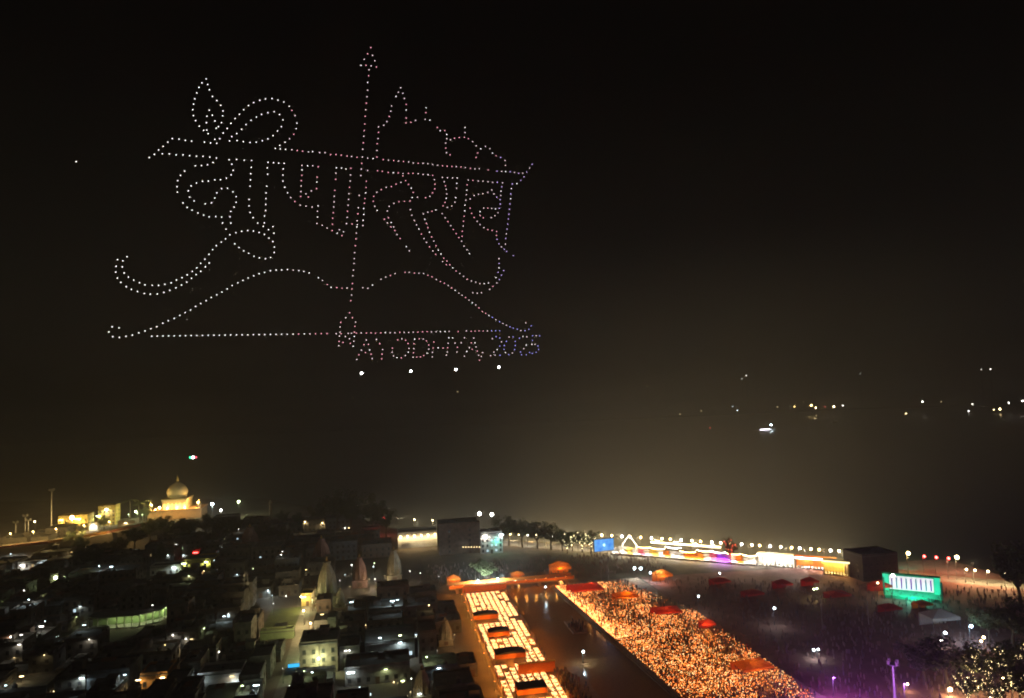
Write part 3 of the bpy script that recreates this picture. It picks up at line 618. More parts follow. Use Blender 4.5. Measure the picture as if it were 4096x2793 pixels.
# pale statue column on the skyline
p = G(1083, 2088); h = height(1083, 2000, p); t = thing('column', 'pale slender column standing on the skyline', 'column', p)
m = MB(); m.box(-2, 2, -2, 2, 0, 2); m.obj('plinth', sand, t); m = MB(); m.lathe([(1.4, 2), (1.3, h * .3), (1.1, h * .8), (1.5, h * .82), (1.5, h * .86), (.8, h * .9), (.1, h)], 12); m.obj('shaft', sand, t)
# lattice tower in the old town
p = G(985, 2440); h = height(985, 2285, p); t = thing('lattice_tower', 'thin lattice telecom tower with dishes above the dark roofs', 'tower', p); m = MB()
for sx in (-1, 1):
    for sy in (-1, 1): m.tube((sx * 1.6, sy * 1.6, 0), (sx * .5, sy * .5, h), .12, .08, 5)
for i in range(8):
    z0, z1 = h * i / 8, h * (i + 1) / 8; w0, w1 = 1.6 - 1.1 * i / 8, 1.6 - 1.1 * (i + 1) / 8
    for sx, sy, ex, ey in ((-1, -1, 1, -1), (1, -1, 1, 1), (1, 1, -1, 1), (-1, 1, -1, -1)): m.tube((sx * w0, sy * w0, z0), (ex * w1, ey * w1, z1), .06, n=4)
m.obj('lattice', mat('galvanised', (.4, .4, .38), .5, .2, 1, .5), t)
for i in range(4): m = MB(); m.lathe([(.05, 0), (.5, .15), (.7, .4)], 10); o = m.obj('dish', whitewash, t, (random.choice((-.9, .9)), -.8, h * (.6 + .1 * i))); o.rotation_euler = (R(90), 0, random.uniform(-1, 1))

# ------------------------------------------------------------------ riverside lights
SH = [Vector((a, c, 0)) for a, c in [(-330, 770), (-112, 690), (-28, 572), (12, 482), (60, 452), (110, 417), (152, 388), (192, 358), (236, 325), (288, 280)]]
def along(px, off=0.0):                     # point of the promenade seen in column px
    best = None
    for i in range(len(SH) - 1):
        for k in range(40):
            q = SH[i].lerp(SH[i + 1], k / 40); d = (SH[i + 1] - SH[i]).normalized()
            e_ = abs(topx(q)[0] - px)
            if best is None or e_ < best[0]: best = (e_, q, d)
    _, q, d = best; n_ = Vector((d.y, -d.x, 0)); return q + n_ * off, math.atan2(d.y, d.x)
for px in (1650, 1720, 1800, 1870): p, a = along(px, -4); street_lamp(p, 13, WARM, 2200, .4, 30, 'along the river promenade')
p, a = along(1578, 8); street_lamp(p, 13, RED, 2500, .9, 12, 'beside the long riverside hall')
for px, c in ((1912, WHITE), (1955, WHITE)): p, a = along(px, -4); street_lamp(p, 19, c, 4000, 1.0, 50, 'above the pale riverside block', up=True)
for i, px in enumerate(range(2010, 2390, 34)): p, a = along(px, 1); street_lamp(p, 8, WARM if i % 3 else WHITE, 1400, .5, 30, 'along the river promenade', up=True)
for i, px in enumerate(range(2400, 3440, 40)): p, a = along(px, -3); street_lamp(p, 10, (WARM, SODIUM, WHITE)[i % 3], 1800, .6, 35, 'along the river promenade', up=True)
for px, c in ((3632, SODIUM), (3822, WARM), (3700, RED), (3740, RED), (3790, RED)): p, a = along(px, -2); street_lamp(p, 11 if c == RED else 12, c, 2000 if c == RED else 5000, .6 if c == RED else .9, 25, 'behind the mint green stage')
for px in (3870, 3900, 3950, 4010, 4060, 4090): p, a = along(px, 1); street_lamp(p, 7, WARM, 2200, .5, 25, 'at the right end of the promenade')
def floodlight(px, off, z, col, power, tilt=-11):  # added posts whose spots make the haze over the river glow
    p, a = along(px, off); t = thing('floodlight_post', 'added post with a %s floodlight to light the haze over the river' % NAMES[col], 'floodlight', p, a, 'added floodlights lighting the river haze')
    m = MB(); m.lathe([(.2, 0), (.2, .5), (.1, .6), (.08, z)], 8); m.obj('post', metal_d, t); m = MB(); m.box(-.5, .5, -.1, .25, z, z + .7); m.obj('housing', metal_d, t); m = MB(); m.box(-.45, .45, .25, .32, z + .05, z + .65); m.obj('lens', emit('flood_' + NAMES[col].replace(' ', '_'), col, 20), t)
    l = bpy.data.lights.new('lamp_light', 'SPOT'); l.energy = power; l.color = col; l.spot_size = R(104); l.spot_blend = 1.0; l.shadow_soft_size = .3
    o = bpy.data.objects.new('lamp_light', l); COL.objects.link(o); o.parent = t; o.location = (0, .6, z + .4); o.rotation_euler = (R(90 + tilt), 0, 0)
for i, px in enumerate(range(2020, 3430, 75)): floodlight(px, -5.5, 7.5, (PALE, WARM, WARM)[i % 3], 250000 if px < 2800 else 120000)
for px in (1400, 1480, 1560, 1640, 1720, 1800, 1880): floodlight(px, -5.5, 9, PALE, 70000)  # added further along so haze glows behind the skyline trees
for px in (3640, 3800, 3900): floodlight(px, -5.5, 7.5, MINT if px == 3640 else PALE, 12000)
CLOTH = {'white': (.7, .66, .6), 'orange': (.8, .25, .03), 'pink': (.65, .12, .2), 'red': (.6, .06, .04), 'violet': (.4, .12, .6), 'yellow': (.7, .5, .1), 'teal': (.1, .4, .38)}
def cloth(c):
    m = mat('cloth_' + c, CLOTH[c], .85, .2, .8)
    if 'tr' not in [q.name for q in m.node_tree.nodes]:
        n = m.node_tree; tr = n.nodes.new('ShaderNodeBsdfTranslucent'); tr.name = 'tr'; mx = n.nodes.new('ShaderNodeMixShader'); mx.inputs[0].default_value = .5
        tr.inputs[0].default_value = tuple(min(1, v * 1.2) for v in CLOTH[c]) + (1,)
        n.links.new(n.nodes['Principled BSDF'].outputs[0], mx.inputs[1]); n.links.new(tr.outputs[0], mx.inputs[2]); n.links.new(mx.outputs[0], n.nodes['Material Output'].inputs[0])
    return m
def stall(px, off, w, h, col, bulb, power, i):
    p, a = along(px, off); t = thing('market_stall', '%s canopied stall with a glowing %s back panel on the river promenade' % (col, NAMES[bulb]), 'stall', p, a, 'stalls on the river promenade')
    m = MB(); d = 4.0
    m.quad((-w / 2, -d / 2, h), (w / 2, -d / 2, h), (w / 2, 0, h + 1.3), (-w / 2, 0, h + 1.3)); m.quad((-w / 2, 0, h + 1.3), (w / 2, 0, h + 1.3), (w / 2, d / 2, h), (-w / 2, d / 2, h))
    m.quad((-w / 2, -d / 2, h - .5), (w / 2, -d / 2, h - .5), (w / 2, -d / 2, h), (-w / 2, -d / 2, h)); m.obj('canopy', cloth(col), t)
    for sx in (-1, 1):
        for sy in (-1, 1): m = MB(); m.tube((sx * (w / 2 - .1), sy * (d / 2 - .1), 0), (sx * (w / 2 - .1), sy * (d / 2 - .1), h), .07, n=6); m.obj('post', metal_d, t)
    m = MB(); m.box(-w / 2 + .2, w / 2 - .2, d / 2 - .25, d / 2 - .15, .3, h - .2); m.obj('back_panel', cloth(col), t)
    m = MB(); m.box(-w / 2 + .4, w / 2 - .4, -d / 2 + .2, -d / 2 + .9, 0, 1.0); m.obj('counter', conc, t)
    link('lamp_head', head_mesh('tube', bulb, 20, .3), t, (0, -.4, h - .35)); glow(t, (0, -.6, h - .9), power, bulb, .3)
CO = ['white', 'white', 'yellow', 'white', 'pink', 'white', 'yellow', 'white', 'orange', 'white', 'white']
for i, px in enumerate(range(2470, 3030, 26)):
    c = 'violet' if 2880 < px < 2930 else ('orange' if 2730 < px < 2810 else CO[i % len(CO)])
    stall(px, 4.5, random.uniform(3.6, 5.2), 2.6 + random.uniform(0, 1.4), c, PURPLE if c == 'violet' else WARM if c in ('orange', 'yellow') else WHITE, 6000 if c == 'violet' else 2600, i)
def light_string(px0, px1, off, z, col, label):
    p0, _ = along(px0, off); p1, _ = along(px1, off); t = thing('light_string', label, 'string lights', p0, 0, 'light strings over the promenade'); d = p1 - p0; n_ = 26
    for e_ in (Vector((0, 0, 0)), d): m = MB(); m.tube(e_, e_ + Vector((0, 0, z)), .08, n=6); m.obj('pole', metal_d, t)
    P = [d * (i / n_) + Vector((0, 0, z - .5 * math.sin(math.pi * i / n_) + random.uniform(-.12, .12))) for i in range(n_ + 1)]; m = MB()
    for a, c in zip(P, P[1:]): m.tube(a, c, .03, n=3)
    m.obj('cable', metal_d, t); m = MB()
    for q in P: m.ball(q - Vector((0, 0, .18)), .17, 6, 4)
    tag(m.obj('bulbs', emit('bulb_' + NAMES[col].replace(' ', '_'), col, 30), t), kind='stuff')
for i, px in enumerate(range(2560, 3040, 60)): light_string(px, px + 58, 7 + (i % 2) * 3, 6.2 + .5 * (i % 3), (SODIUM, WARM, WHITE)[i % 3], 'catenary string of %s bulbs on two poles over the promenade' % NAMES[(SODIUM, WARM, WHITE)[i % 3]])
# peaked lit gate
p, a = along(2528, 3); t = thing('peaked_gate', 'peaked gate outlined with white light strings on the promenade', 'gate', p, a); m = MB()
for sx in (-1, 1): m.tube((sx * 4, 0, 0), (sx * 4, 0, 6), .25, n=8)
m.obj('post', whitewash, t); m = MB()
for sx in (-1, 1): m.tube((sx * 4.4, -.1, 5.6), (0, -.1, 11.5), .16, n=6); m.tube((sx * 4.3, -.35, .2), (sx * 4.3, -.35, 5.4), .1, n=6)
m.obj('light_string', emit('string_white', (1, .9, .7), 8), t); glow(t, (0, -2, 7), 2500, WHITE, .4)
# long illuminated colonnade (white band) and its yellow end pavilion
def arcade(px0, px1, off, h, ncol, ma, lit, s, label, wid=5.0, power=5500, col=WHITE):
    p0, a = along(px0, off); p1, _ = along(px1, off); c = (p0 + p1) / 2; L = (p1 - p0).length; a = math.atan2((p1 - p0).y, (p1 - p0).x)
    t = thing('lit_pavilion', label, 'pavilion', c, a)
    m = MB(); m.box(-L / 2, L / 2, -wid / 2, wid / 2, 0, .5); m.obj('floor', conc, t); m = MB(); m.box(-L / 2 - .4, L / 2 + .4, -wid / 2 - .4, wid / 2 + .4, h, h + .7); m.obj('roof', ma, t)
    m = MB(); m.box(-L / 2, L / 2, wid / 2 - .3, wid / 2, .5, h); m.obj('back_wall', ma, t)
    m = MB(); m.box(-L / 2 - .3, L / 2 + .3, -wid / 2 - .55, -wid / 2 - .4, h + .05, h + .95); m.obj('light_band', emit('band_' + str(px0), lit, s), t)
    m = MB(); m.box(-.25, .25, -.25, .25, .5, h); pm = m.mesh('column', ma)
    for i in range(ncol): link('column', pm, t, (-L / 2 + .4 + (L - .8) * i / (ncol - 1), -wid / 2 + .3, 0))
    for i in range(max(2, int(L / 9))): glow(t, (-L / 2 + L * (i + .5) / max(2, int(L / 9)), -.4, h - 1.2), power, col, .4, True)
    return t
arcade(3040, 3180, 2, 5.6, 9, whitewash, (1, .95, .9), 9, 'long white arcade crowned by a brilliant light band, nearer the peaked gate')
arcade(3186, 3340, 1, 5.2, 12, cloth('orange'), (.95, .85, 1), 8, 'long orange arcade crowned by a pale violet light band')
arcade(3300, 3400, 9, 6.5, 9, yellow_w, (1, .85, .45), 2.0, 'tall yellow pillared pavilion at the end of the arcades', 6, 4500, SODIUM)
arcade(2600, 2880, -5.5, 6.2, 16, sand, (1, .9, .55), 5, 'long lamp-lit arcade behind the promenade stalls', 4, 350)
p, a = along(3495, 8); t = house(p.x - 10, p.x + 10, p.y - 6, p.y + 8, 12, mat('dark_brown_wall', (.07, .055, .045), .9, .4, .3), 'dark square building between the pillared pavilion and the mint stage', lit=0)
# mint green stage
p = G(3650, 2392); a = R(-38); t = thing('stage', 'mint green lit stage with striped white screen on the plaza', 'stage', p, a)
gm = mat('mint_cloth', (.05, .6, .38), .8, .2, .8); m = MB(); m.box(-11, 11, -4, 5, 0, 1.3); m.obj('deck', gm, t)
m = MB(); m.box(-11.5, 11.5, 5, 5.4, 0, 9.0); m.obj('back_wall', gm, t); m = MB(); m.box(-11.8, 11.8, 3.6, 5.6, 9.0, 9.3); m.obj('roof', gm, t)
for sx in (-1, 1): m = MB(); m.box(sx * 11.2 - .4, sx * 11.2 + .4, -4, -3.2, 1.3, 9.0); m.obj('post', gm, t); m = MB(); m.box(sx * 10.3 - 1.2, sx * 10.3 + 1.2, 4.2, 4.95, 1.3, 8.5); m.obj('side_panel', emit('mint_glow', (.03, .8, .45), 1.0), t)
m = MB(); m.box(-8.8, 8.8, 4.7, 4.9, 2.0, 8.0); m.obj('screen', emit('stage_screen', (1, .95, 1), 1.0), t)
for i in range(9): m = MB(); x = -7.8 + i * 1.95; m.box(x - .28, x + .28, 4.55, 4.69, 2.5, 7.4); m.obj('stripe', emit('stripe_%d' % (i % 2), ((.22, .06, .6), (.05, .35, .5))[i % 2], .5), t)
glow(t, (-6, -1, 6), 900, MINT, .4); glow(t, (6, -1, 6), 900, MINT, .4); glow(t, (0, -7, 4), 3500, MINT, .4)
# blue video screen on two legs
y = G(2415, 2330).y; A = onplane(2375, 2160, y); B = onplane(2455, 2150, y); C_ = onplane(2375, 2207, y); w, h = B.x - A.x, A.z - C_.z
t = thing('video_screen', 'large glowing blue video screen on two tall legs', 'screen', ((A.x + B.x) / 2, y, 0), R(6))
for sx in (-1, 1): m = MB(); m.tube((sx * w * .18, .5, 0), (sx * w * .18, .5, C_.z + h), .16, n=8); m.obj('leg', metal_d, t)
m = MB(); m.box(-w / 2 - .2, w / 2 + .2, 0, .8, C_.z - .2, C_.z + h + .2); m.obj('housing', metal_d, t)
sm = bpy.data.materials.new('blue_display'); sm.use_nodes = True; b = sm.node_tree.nodes['Principled BSDF']; tx = sm.node_tree.nodes.new('ShaderNodeTexNoise'); tx.inputs['Scale'].default_value = .5; rr = sm.node_tree.nodes.new('ShaderNodeValToRGB')
rr.color_ramp.elements[0].color = (.03, .22, .72, 1); rr.color_ramp.elements[1].color = (.14, .42, .85, 1); rr.color_ramp.elements[0].position = .35; rr.color_ramp.elements[1].position = .65; o_ = sm.node_tree.nodes.new('ShaderNodeTexCoord'); sm.node_tree.links.new(o_.outputs['Object'], tx.inputs[0]); sm.node_tree.links.new(tx.outputs['Fac'], rr.inputs[0]); sm.node_tree.links.new(rr.outputs[0], b.inputs['Emission Color']); b.inputs['Emission Strength'].default_value = 1.3; b.inputs['Base Color'].default_value = (.02, .02, .02, 1); sm.cycles.emission_sampling = 'NONE'
m = MB(); m.quad((-w / 2, -.01, C_.z), (w / 2, -.01, C_.z), (w / 2, -.01, C_.z + h), (-w / 2, -.01, C_.z + h)); d_ = m.obj('display', sm, t)
m = MB(); zc = C_.z + h / 2; m.lathe([(.02, 0), (.7, .02)], 12); k = m.obj('emblem', emit('emblem_pale', (.6, .95, 1), 1.2), t, (0, -.06, zc)); k.rotation_euler = (R(90), 0, 0)
glow(t, (0, -3, zc), 800, (.3, .6, 1), 1.0, True)

# ------------------------------------------------------------------ bridge, lamp terrace, pavilions
TZ = 1.14
t = thing('footbridge', 'orange cloth-hung footbridge across the canal', 'bridge', ((GX0 + CX1) / 2 - 1, GY1 + 5, 0)); L = 32
m = MB(); m.box(-L, L, -3, 3, 2.2, 2.8); m.obj('deck', stone, t)
for sy in (-1, 1): m = MB(); m.box(-L, L, sy * 3 - .15, sy * 3 + .15, 2.8, 4.2); m.obj('parapet', cloth('orange'), t)
for i in range(5): m = MB(); m.box(-.6, .6, -2.6, 2.6, 0, 2.2); m.obj('pier', stone, t, (-L + 4 + i * (2 * L - 8) / 4, 0, 0))
for i in range(12): q = thing('bridge_lamp', 'small orange lamp clamped to the footbridge parapet', 'lamp', (t.location.x - 30 + i * 5.2, GY1 + 5 - 3.0, 4.21), 0, 'lamps of the footbridge'); mm = MB(); mm.tube((0, 0, 0), (0, -1.5, .3), .05, n=5); mm.obj('bracket', metal_d, q); link('lamp_head', head_mesh('globe', FIRE, 8, .14), q, (0, -1.5, .3)); glow(q, (0, -2.0, .2), (900 if i < 5 else 350), FIRE, .2)
cup_m = mat('terracotta', (.3, .12, .06), .85)
flame_w = emit('diya_flame', (1, .66, .3), 5.0); flame_o = emit('diya_flame_orange', (1, .45, .12), 4.5); flame_r = emit('diya_flame_deep', (1, .22, .035), 4.5)
def diya_meshes(nx, ny, w, d, seed, miss):
    rnd = random.Random(seed); cu = MB(); fl = MB()
    for i in range(nx):
        for j in range(ny):
            if rnd.random() < miss: continue
            c = ((i + .5) / nx * w - w / 2 + rnd.uniform(-.04, .04), (j + .5) / ny * d - d / 2 + rnd.uniform(-.04, .04), 0)
            cu.lathe([(.03, 0), (.085, .05)], 5, c); r = rnd.uniform(.06, .115); fl.lathe([(.015, .06), (r, .14), (.01, .36)], 4, c, rnd.choice((0, 0, 1, 2)), caps=False)
    return cu.mesh('clay_cups', cup_m), fl.mesh('flames', [flame_w, flame_o, flame_r])
DM = [diya_meshes(5, 8, 1.8, 2.6, k, (.08, .2, .4, .15, .55, .3)[k]) for k in range(6)]
PAV = []
def pavilion(px0, px1, py, dep, h, label, arch=True, col='orange', z=TZ):
    c = G((px0 + px1) / 2, py, z); a = onplane(px0, py, c.y).x; e_ = onplane(px1, py, c.y).x; w = e_ - a
    PAV.append((a - .6, e_ + .6, c.y - .8, c.y + dep + 1)); t = thing('pavilion', label, 'pavilion', ((a + e_) / 2, c.y, z))
    m = MB(); m.box(-w / 2, w / 2, dep - .2, dep, 0, h); m.obj('back_cloth', cloth(col), t)
    m = MB(); m.box(-w / 2, w / 2, -.08, .0, h * .45, h); m.obj('front_valance', cloth(col), t)
    for sx in (-1, 1):
        for yy in (.15, dep - .35): m = MB(); m.tube((sx * (w / 2 - .15), yy, 0), (sx * (w / 2 - .15), yy, h), .1, n=6); m.obj('post', metal_d, t)
    m = MB(); n_ = 10
    for i in range(n_):
        u0, u1 = i / n_, (i + 1) / n_; f = lambda u: h + .05 + ((.7 * math.sin(math.pi * u)) if arch else .2)
        m.quad((-w / 2 + w * u0, -.3, f(u0)), (-w / 2 + w * u1, -.3, f(u1)), (-w / 2 + w * u1, dep + .3, f(u1)), (-w / 2 + w * u0, dep + .3, f(u0)))
        m.quad((-w / 2 + w * u0, -.3, h), (-w / 2 + w * u1, -.3, h), (-w / 2 + w * u1, -.3, f(u1)), (-w / 2 + w * u0, -.3, f(u0)))
    m.obj('canopy', mat('dark_canopy', (.06, .05, .03), .85, .3, .6), t)
    link('lamp_head', head_mesh('tube', WARM, 14, .2), t, (0, dep * .4, h - .5)); glow(t, (0, -1.6, h * .55), 330, FIRE, .3, True); glow(t, (0, dep * .4, h - 1.0), 160, FIRE, .3)
pavilion(1895, 1995, 2490, 4, 3.2, 'orange pavilion with dark arched canopy, furthest along the lamp terrace')
pavilion(1955, 2040, 2560, 4, 3.2, 'orange pavilion with dark arched canopy, second from the footbridge')
pavilion(1985, 2105, 2650, 4.5, 3.2, 'orange pavilion with dark canopy beside the ochre cross wall')
pavilion(2070, 2190, 2795, 5, 3.2, 'orange pavilion with dark canopy nearest the foot of the terrace', False)
c = G(2185, 2690, TZ); t = thing('cross_wall', 'ochre cloth wall standing across the lamp terrace', 'wall', (50.2, c.y, TZ)); PAV.append((42.5, 57, c.y - .6, c.y + 2))
m = MB(); m.box(-7, 6.2, 0, .4, 0, 3.6); m.obj('cloth_panel', cloth('orange'), t); m = MB(); m.box(-7.2, 6.4, -.1, .5, 3.6, 3.85); m.obj('top_rail', cloth('yellow'), t)
c2 = G(1920, 2388, TZ); t = thing('cross_wall', 'orange cloth wall below the footbridge at the head of the terrace', 'wall', (46, GY1 - 1.2, TZ)); m = MB(); m.box(-11, 11, 0, .4, 0, 3.0); m.obj('cloth_panel', cloth('orange'), t); m = MB(); m.box(-11.2, 11.2, -.1, .5, 3.0, 3.2); m.obj('top_rail', cloth('yellow'), t)
nb = 0
yy = 205.0
while yy < GY1 - 4:
    for i in range(8):
        x = 37.3 + i * 2.42; nb += 1
        if any(a < x < e_ and c < yy < d_ for a, e_, c, d_ in PAV): continue
        if random.random() < .07 or topx((x, yy, TZ))[1] > H + 60: continue
        t = thing('lamp_block', 'block of burning clay oil lamps laid in a grid on the left canal terrace', 'oil lamps', (x, yy, TZ), 0, 'blocks of oil lamps on the left terrace')
        cu, fl = random.choice(DM); tag(link('clay_cups', cu, t), kind='stuff'); tag(link('flames', fl, t), kind='stuff')
        if i in (1, 4, 7) and int(yy / 3.2) % 4 == 0: glow(t, (0, 0, 3.2), 1200 if i == 7 else 600, FIRE, .6)
    yy += 3.2
for i in range(11):  # lamps added to turn the terrace wall and nearby houses orange
    street_lamp(Vector((GX0 - 1.3, 206 + i * 12.5, 0)), 4, FIRE, 1500, .16, 10, 'added along the foot of the left terrace to light its wall', up=True)
# orange tents beyond the bridge
def tent(px, py, w, h, col, label, power=700, z=0.0):
    p = G(px, py, z); t = thing('canopy_tent', label, 'tent', p, random.uniform(-.1, .1))
    m = MB(); A = [(-w / 2, -w / 3, h), (w / 2, -w / 3, h), (w / 2, w / 3, h), (-w / 2, w / 3, h)]; top = (0, 0, h * 1.5)
    for i in range(4): m.poly([A[i], A[(i + 1) % 4], top])
    m.quad((-w / 2, -w / 3, h * .75), (w / 2, -w / 3, h * .75), (w / 2, -w / 3, h), (-w / 2, -w / 3, h)); m.obj('canopy', cloth(col), t)
    m = MB(); m.box(-w / 2, w / 2, w / 3 - .15, w / 3, 0, h); m.obj('back_cloth', cloth(col), t)
    for sx in (-1, 1):
        for sy in (-1, 1): m = MB(); m.tube((sx * (w / 2 - .1), sy * (w / 3 - .25), 0), (sx * (w / 2 - .1), sy * (w / 3 - .25), h), .08, n=6); m.obj('post', metal_d, t)
    if power: link('lamp_head', head_mesh('globe', WARM, 18, .35), t, (0, -.5, h * .8)); glow(t, (0, -w / 3 - 1.2, h * .8), power * .6, FIRE, .3, True); glow(t, (0, -.5, h * .5), power * .5, FIRE, .3, True)
tent(1815, 2345, 7, 4, 'orange', 'small orange tent with bright lamps left of the footbridge', 900)
tent(2240, 2300, 11, 5, 'orange', 'large orange tent glowing white inside beyond the footbridge', 1600)
tent(2070, 2318, 7, 3, 'orange', 'low orange tent behind the footbridge', 250)
tent(2650, 2330, 9, 4.5, 'orange', 'orange tent beyond the crowded right terrace', 500)
tent(2340, 2372, 16, 3, 'red', 'long red canopy at the head of the right terrace', 300, TZ); tent(2500, 2405, 11, 3, 'orange', 'orange canopy amid the crowd on the right terrace', 500, TZ)
tent(2665, 2462, 12, 2.6, 'red', 'red canopy in the middle of the right terrace', 200, TZ); tent(2830, 2520, 6, 3, 'red', 'small red canopy on the outer edge of the right terrace', 200, TZ); tent(3010, 2690, 12, 2.8, 'orange', 'orange-red canopy near the foot of the right terrace', 350, TZ)
tent(3130, 2360, 8, 3.5, 'red', 'dim red tent at the back of the plaza', 0); tent(3240, 2350, 7, 3.5, 'red', 'dim red tent beside the pillared pavilion', 0); tent(3520, 2372, 9, 4, 'red', 'red tent left of the mint stage', 250)
for px, py, w_, c, lab in [(2880, 2345, 9, 'red', 'below the purple stall'), (3010, 2395, 9, 'red', 'beside the lone bluish plaza lamp'), (3350, 2400, 10, 'red', 'by the thin gantry pole'),
        (3560, 2455, 8, 'red', 'in front of the mint stage'), (3690, 2440, 7, 'orange', 'at the corner of the mint stage')]:
    tent(px, py, w_, 3.0, c, 'unlit %s cloth tent %s' % (c, lab), 0)
tent(3760, 2510, 12, 5, 'white', 'pale arched tent near the blue lamp', 0)
# ------------------------------------------------------------------ crowds and scattered lamps (uncountable)
def people(n_, place, name, label, seed, dull=False):
    rnd = random.Random(seed); m = MB(); made = 0
    pal = [(.16, .06, .03), (.1, .09, .08), (.2, .17, .14), (.06, .05, .06), (.22, .05, .03), (.05, .06, .09), (.24, .15, .05)]
    if dull: pal = [(.2, .115, .1), (.17, .1, .09), (.23, .14, .12), (.15, .1, .1), (.22, .11, .09), (.16, .11, .12), (.25, .16, .12)]
    ms = [mat(('dull_%d' if dull else 'clothes_%d') % i, c, .9, .2, 2) for i, c in enumerate(pal)] + [mat('skin_hair', (.09, .055, .04), .8, .3, 3)]
    while made < n_:
        p = place(rnd)
        if p is None: continue
        made += 1; k = rnd.uniform(.9, 1.08); c = (p[0], p[1], p[2]); i = rnd.randrange(7)
        m.lathe([(.2 * k, 0), (.17 * k, .5 * k), (.22 * k, .9 * k), (.26 * k, 1.35 * k), (.09 * k, 1.48 * k)], 5, c, i, caps=False)
        m.lathe([(.05, 1.45 * k), (.11 * k, 1.58 * k), (.1 * k, 1.68 * k), (.02, 1.76 * k)], 5, c, 7, caps=False)
    return tag(m.obj(name, ms), label, 'crowd', None, 'stuff')
BL = [(random.uniform(82, 132), random.uniform(200, 337), random.uniform(3, 9), .25 + .75 * random.random()) for _ in range(90)]
def dens(x, y): return max(0.05, max(a[3] * max(0, 1 - math.hypot(x - a[0], (y - a[1]) * .7) / a[2] / 1.5) for a in BL) * 1.7)
def inright(x, y): return XL(y) + .6 < x < 119 + min(12.5, max(0, 328 - y) * .3)
def place_r(r):
    x, y = r.uniform(80, 133), r.uniform(196, 338)
    return (x, y, TZ) if inright(x, y) else None
people(750, place_r, 'terrace_crowd', 'dense crowd among oil lamps on the right canal terrace', 3)
def flames(name, label, n_, place, seed, col, s, size=(.07, .15), parent=None, h=.35):
    rnd = random.Random(seed); m = MB(); k = 0
    while k < n_:
        p = place(rnd)
        if p is None: continue
        k += 1; r = rnd.uniform(*size); m.lathe([(.02, .04), (r, h * .35), (.01, h)], 4, p, rnd.choice((0, 1, 1, 2, 2, 2, 2)), caps=False)
    return tag(m.obj(name, [flame_w, flame_o, flame_r], parent), label, 'oil lamps', None, 'stuff')
def place_f(r):
    x, y = r.uniform(80, 133), r.uniform(196, 338)
    if not inright(x, y) or r.random() > dens(x, y): return None
    return (x, y, TZ)
fo = flames('scattered_oil_lamps', 'countless small oil lamp flames scattered over the right terrace', 9500, place_f, 5, (1, .34, .075), 9.0, h=.24)
for i in range(26):
    y = 203 + i * 5.1; x = random.uniform(XL(y) + 3, 126); glow(fo, (x, y, TZ + 3.4), 420, FIRE, .8, True)
def edge_f(r):                              # bright line of lamps down the water's edge
    y = r.uniform(262, 338); u = (y - 262) / 76; return (XL(y) + .5 + abs(r.gauss(0, 2.0 + 2 * (1 - u))), y, TZ)
flames('edge_oil_lamps', 'bright rows of oil lamps along the water edge of the right terrace', 2200, edge_f, 8, (1, .52, .2), 9)
def head_f(r):
    x, y = r.uniform(86, 106), r.uniform(328, 338); return (x, y, TZ)
flames('head_oil_lamps', 'bright patch of oil lamps below the red canopy at the head of the right terrace', 700, head_f, 9, (1, .52, .2), 9)
def place_p(r):
    x, y = r.uniform(135, 290), r.uniform(185, 345)
    if y > 344 - (x - RX1) * .44: return None
    return (x, y, .05)
people(2000, place_p, 'plaza_crowd', 'dark standing crowd spread over the purple-lit plaza', 12, True)
def place_k(r):
    x, y = r.uniform(20, 150), r.uniform(352, 400)
    return (x, y, .06) if y < 425 - (x - 20) * .22 and inland(x, y + 2) else None
people(650, place_k, 'park_crowd', 'dark crowd standing between the footbridge and the promenade', 13, True)
def place_b(r):
    y = r.uniform(190, 338); s = r.random(); return (GX1 - 1.2 + .3 * r.random(), y, .9) if s < .6 else (GX0 + .6 + .5 * r.random(), y, TZ)
def place_c(r):
    x, y = GX1 + abs(r.gauss(0, 2.6)), r.uniform(196, 240); return (x, y, .1) if x < 65 else None
m = MB(); m.box(GX1, 66, GY0, 243, 0, .1); tag(m.obj('lower_ghat', stone), kind='structure')
people(260, place_c, 'canal_side_crowd', 'people gathered on the low steps beside the left terrace', 15)
def place_c2(r):
    x, y = 76 + r.gauss(0, 1.6), 281 + r.gauss(0, 3); return (x, y, .55)
m = MB(); m.box(73, 79, 274, 289, .1, .55); tag(m.obj('canal_platform', stone), kind='structure')
people(60, place_c2, 'platform_people', 'people clustered on a small platform in the canal', 16)
people(240, place_b, 'terrace_edge_people', 'people lined along both edges of the left lamp terrace', 14)
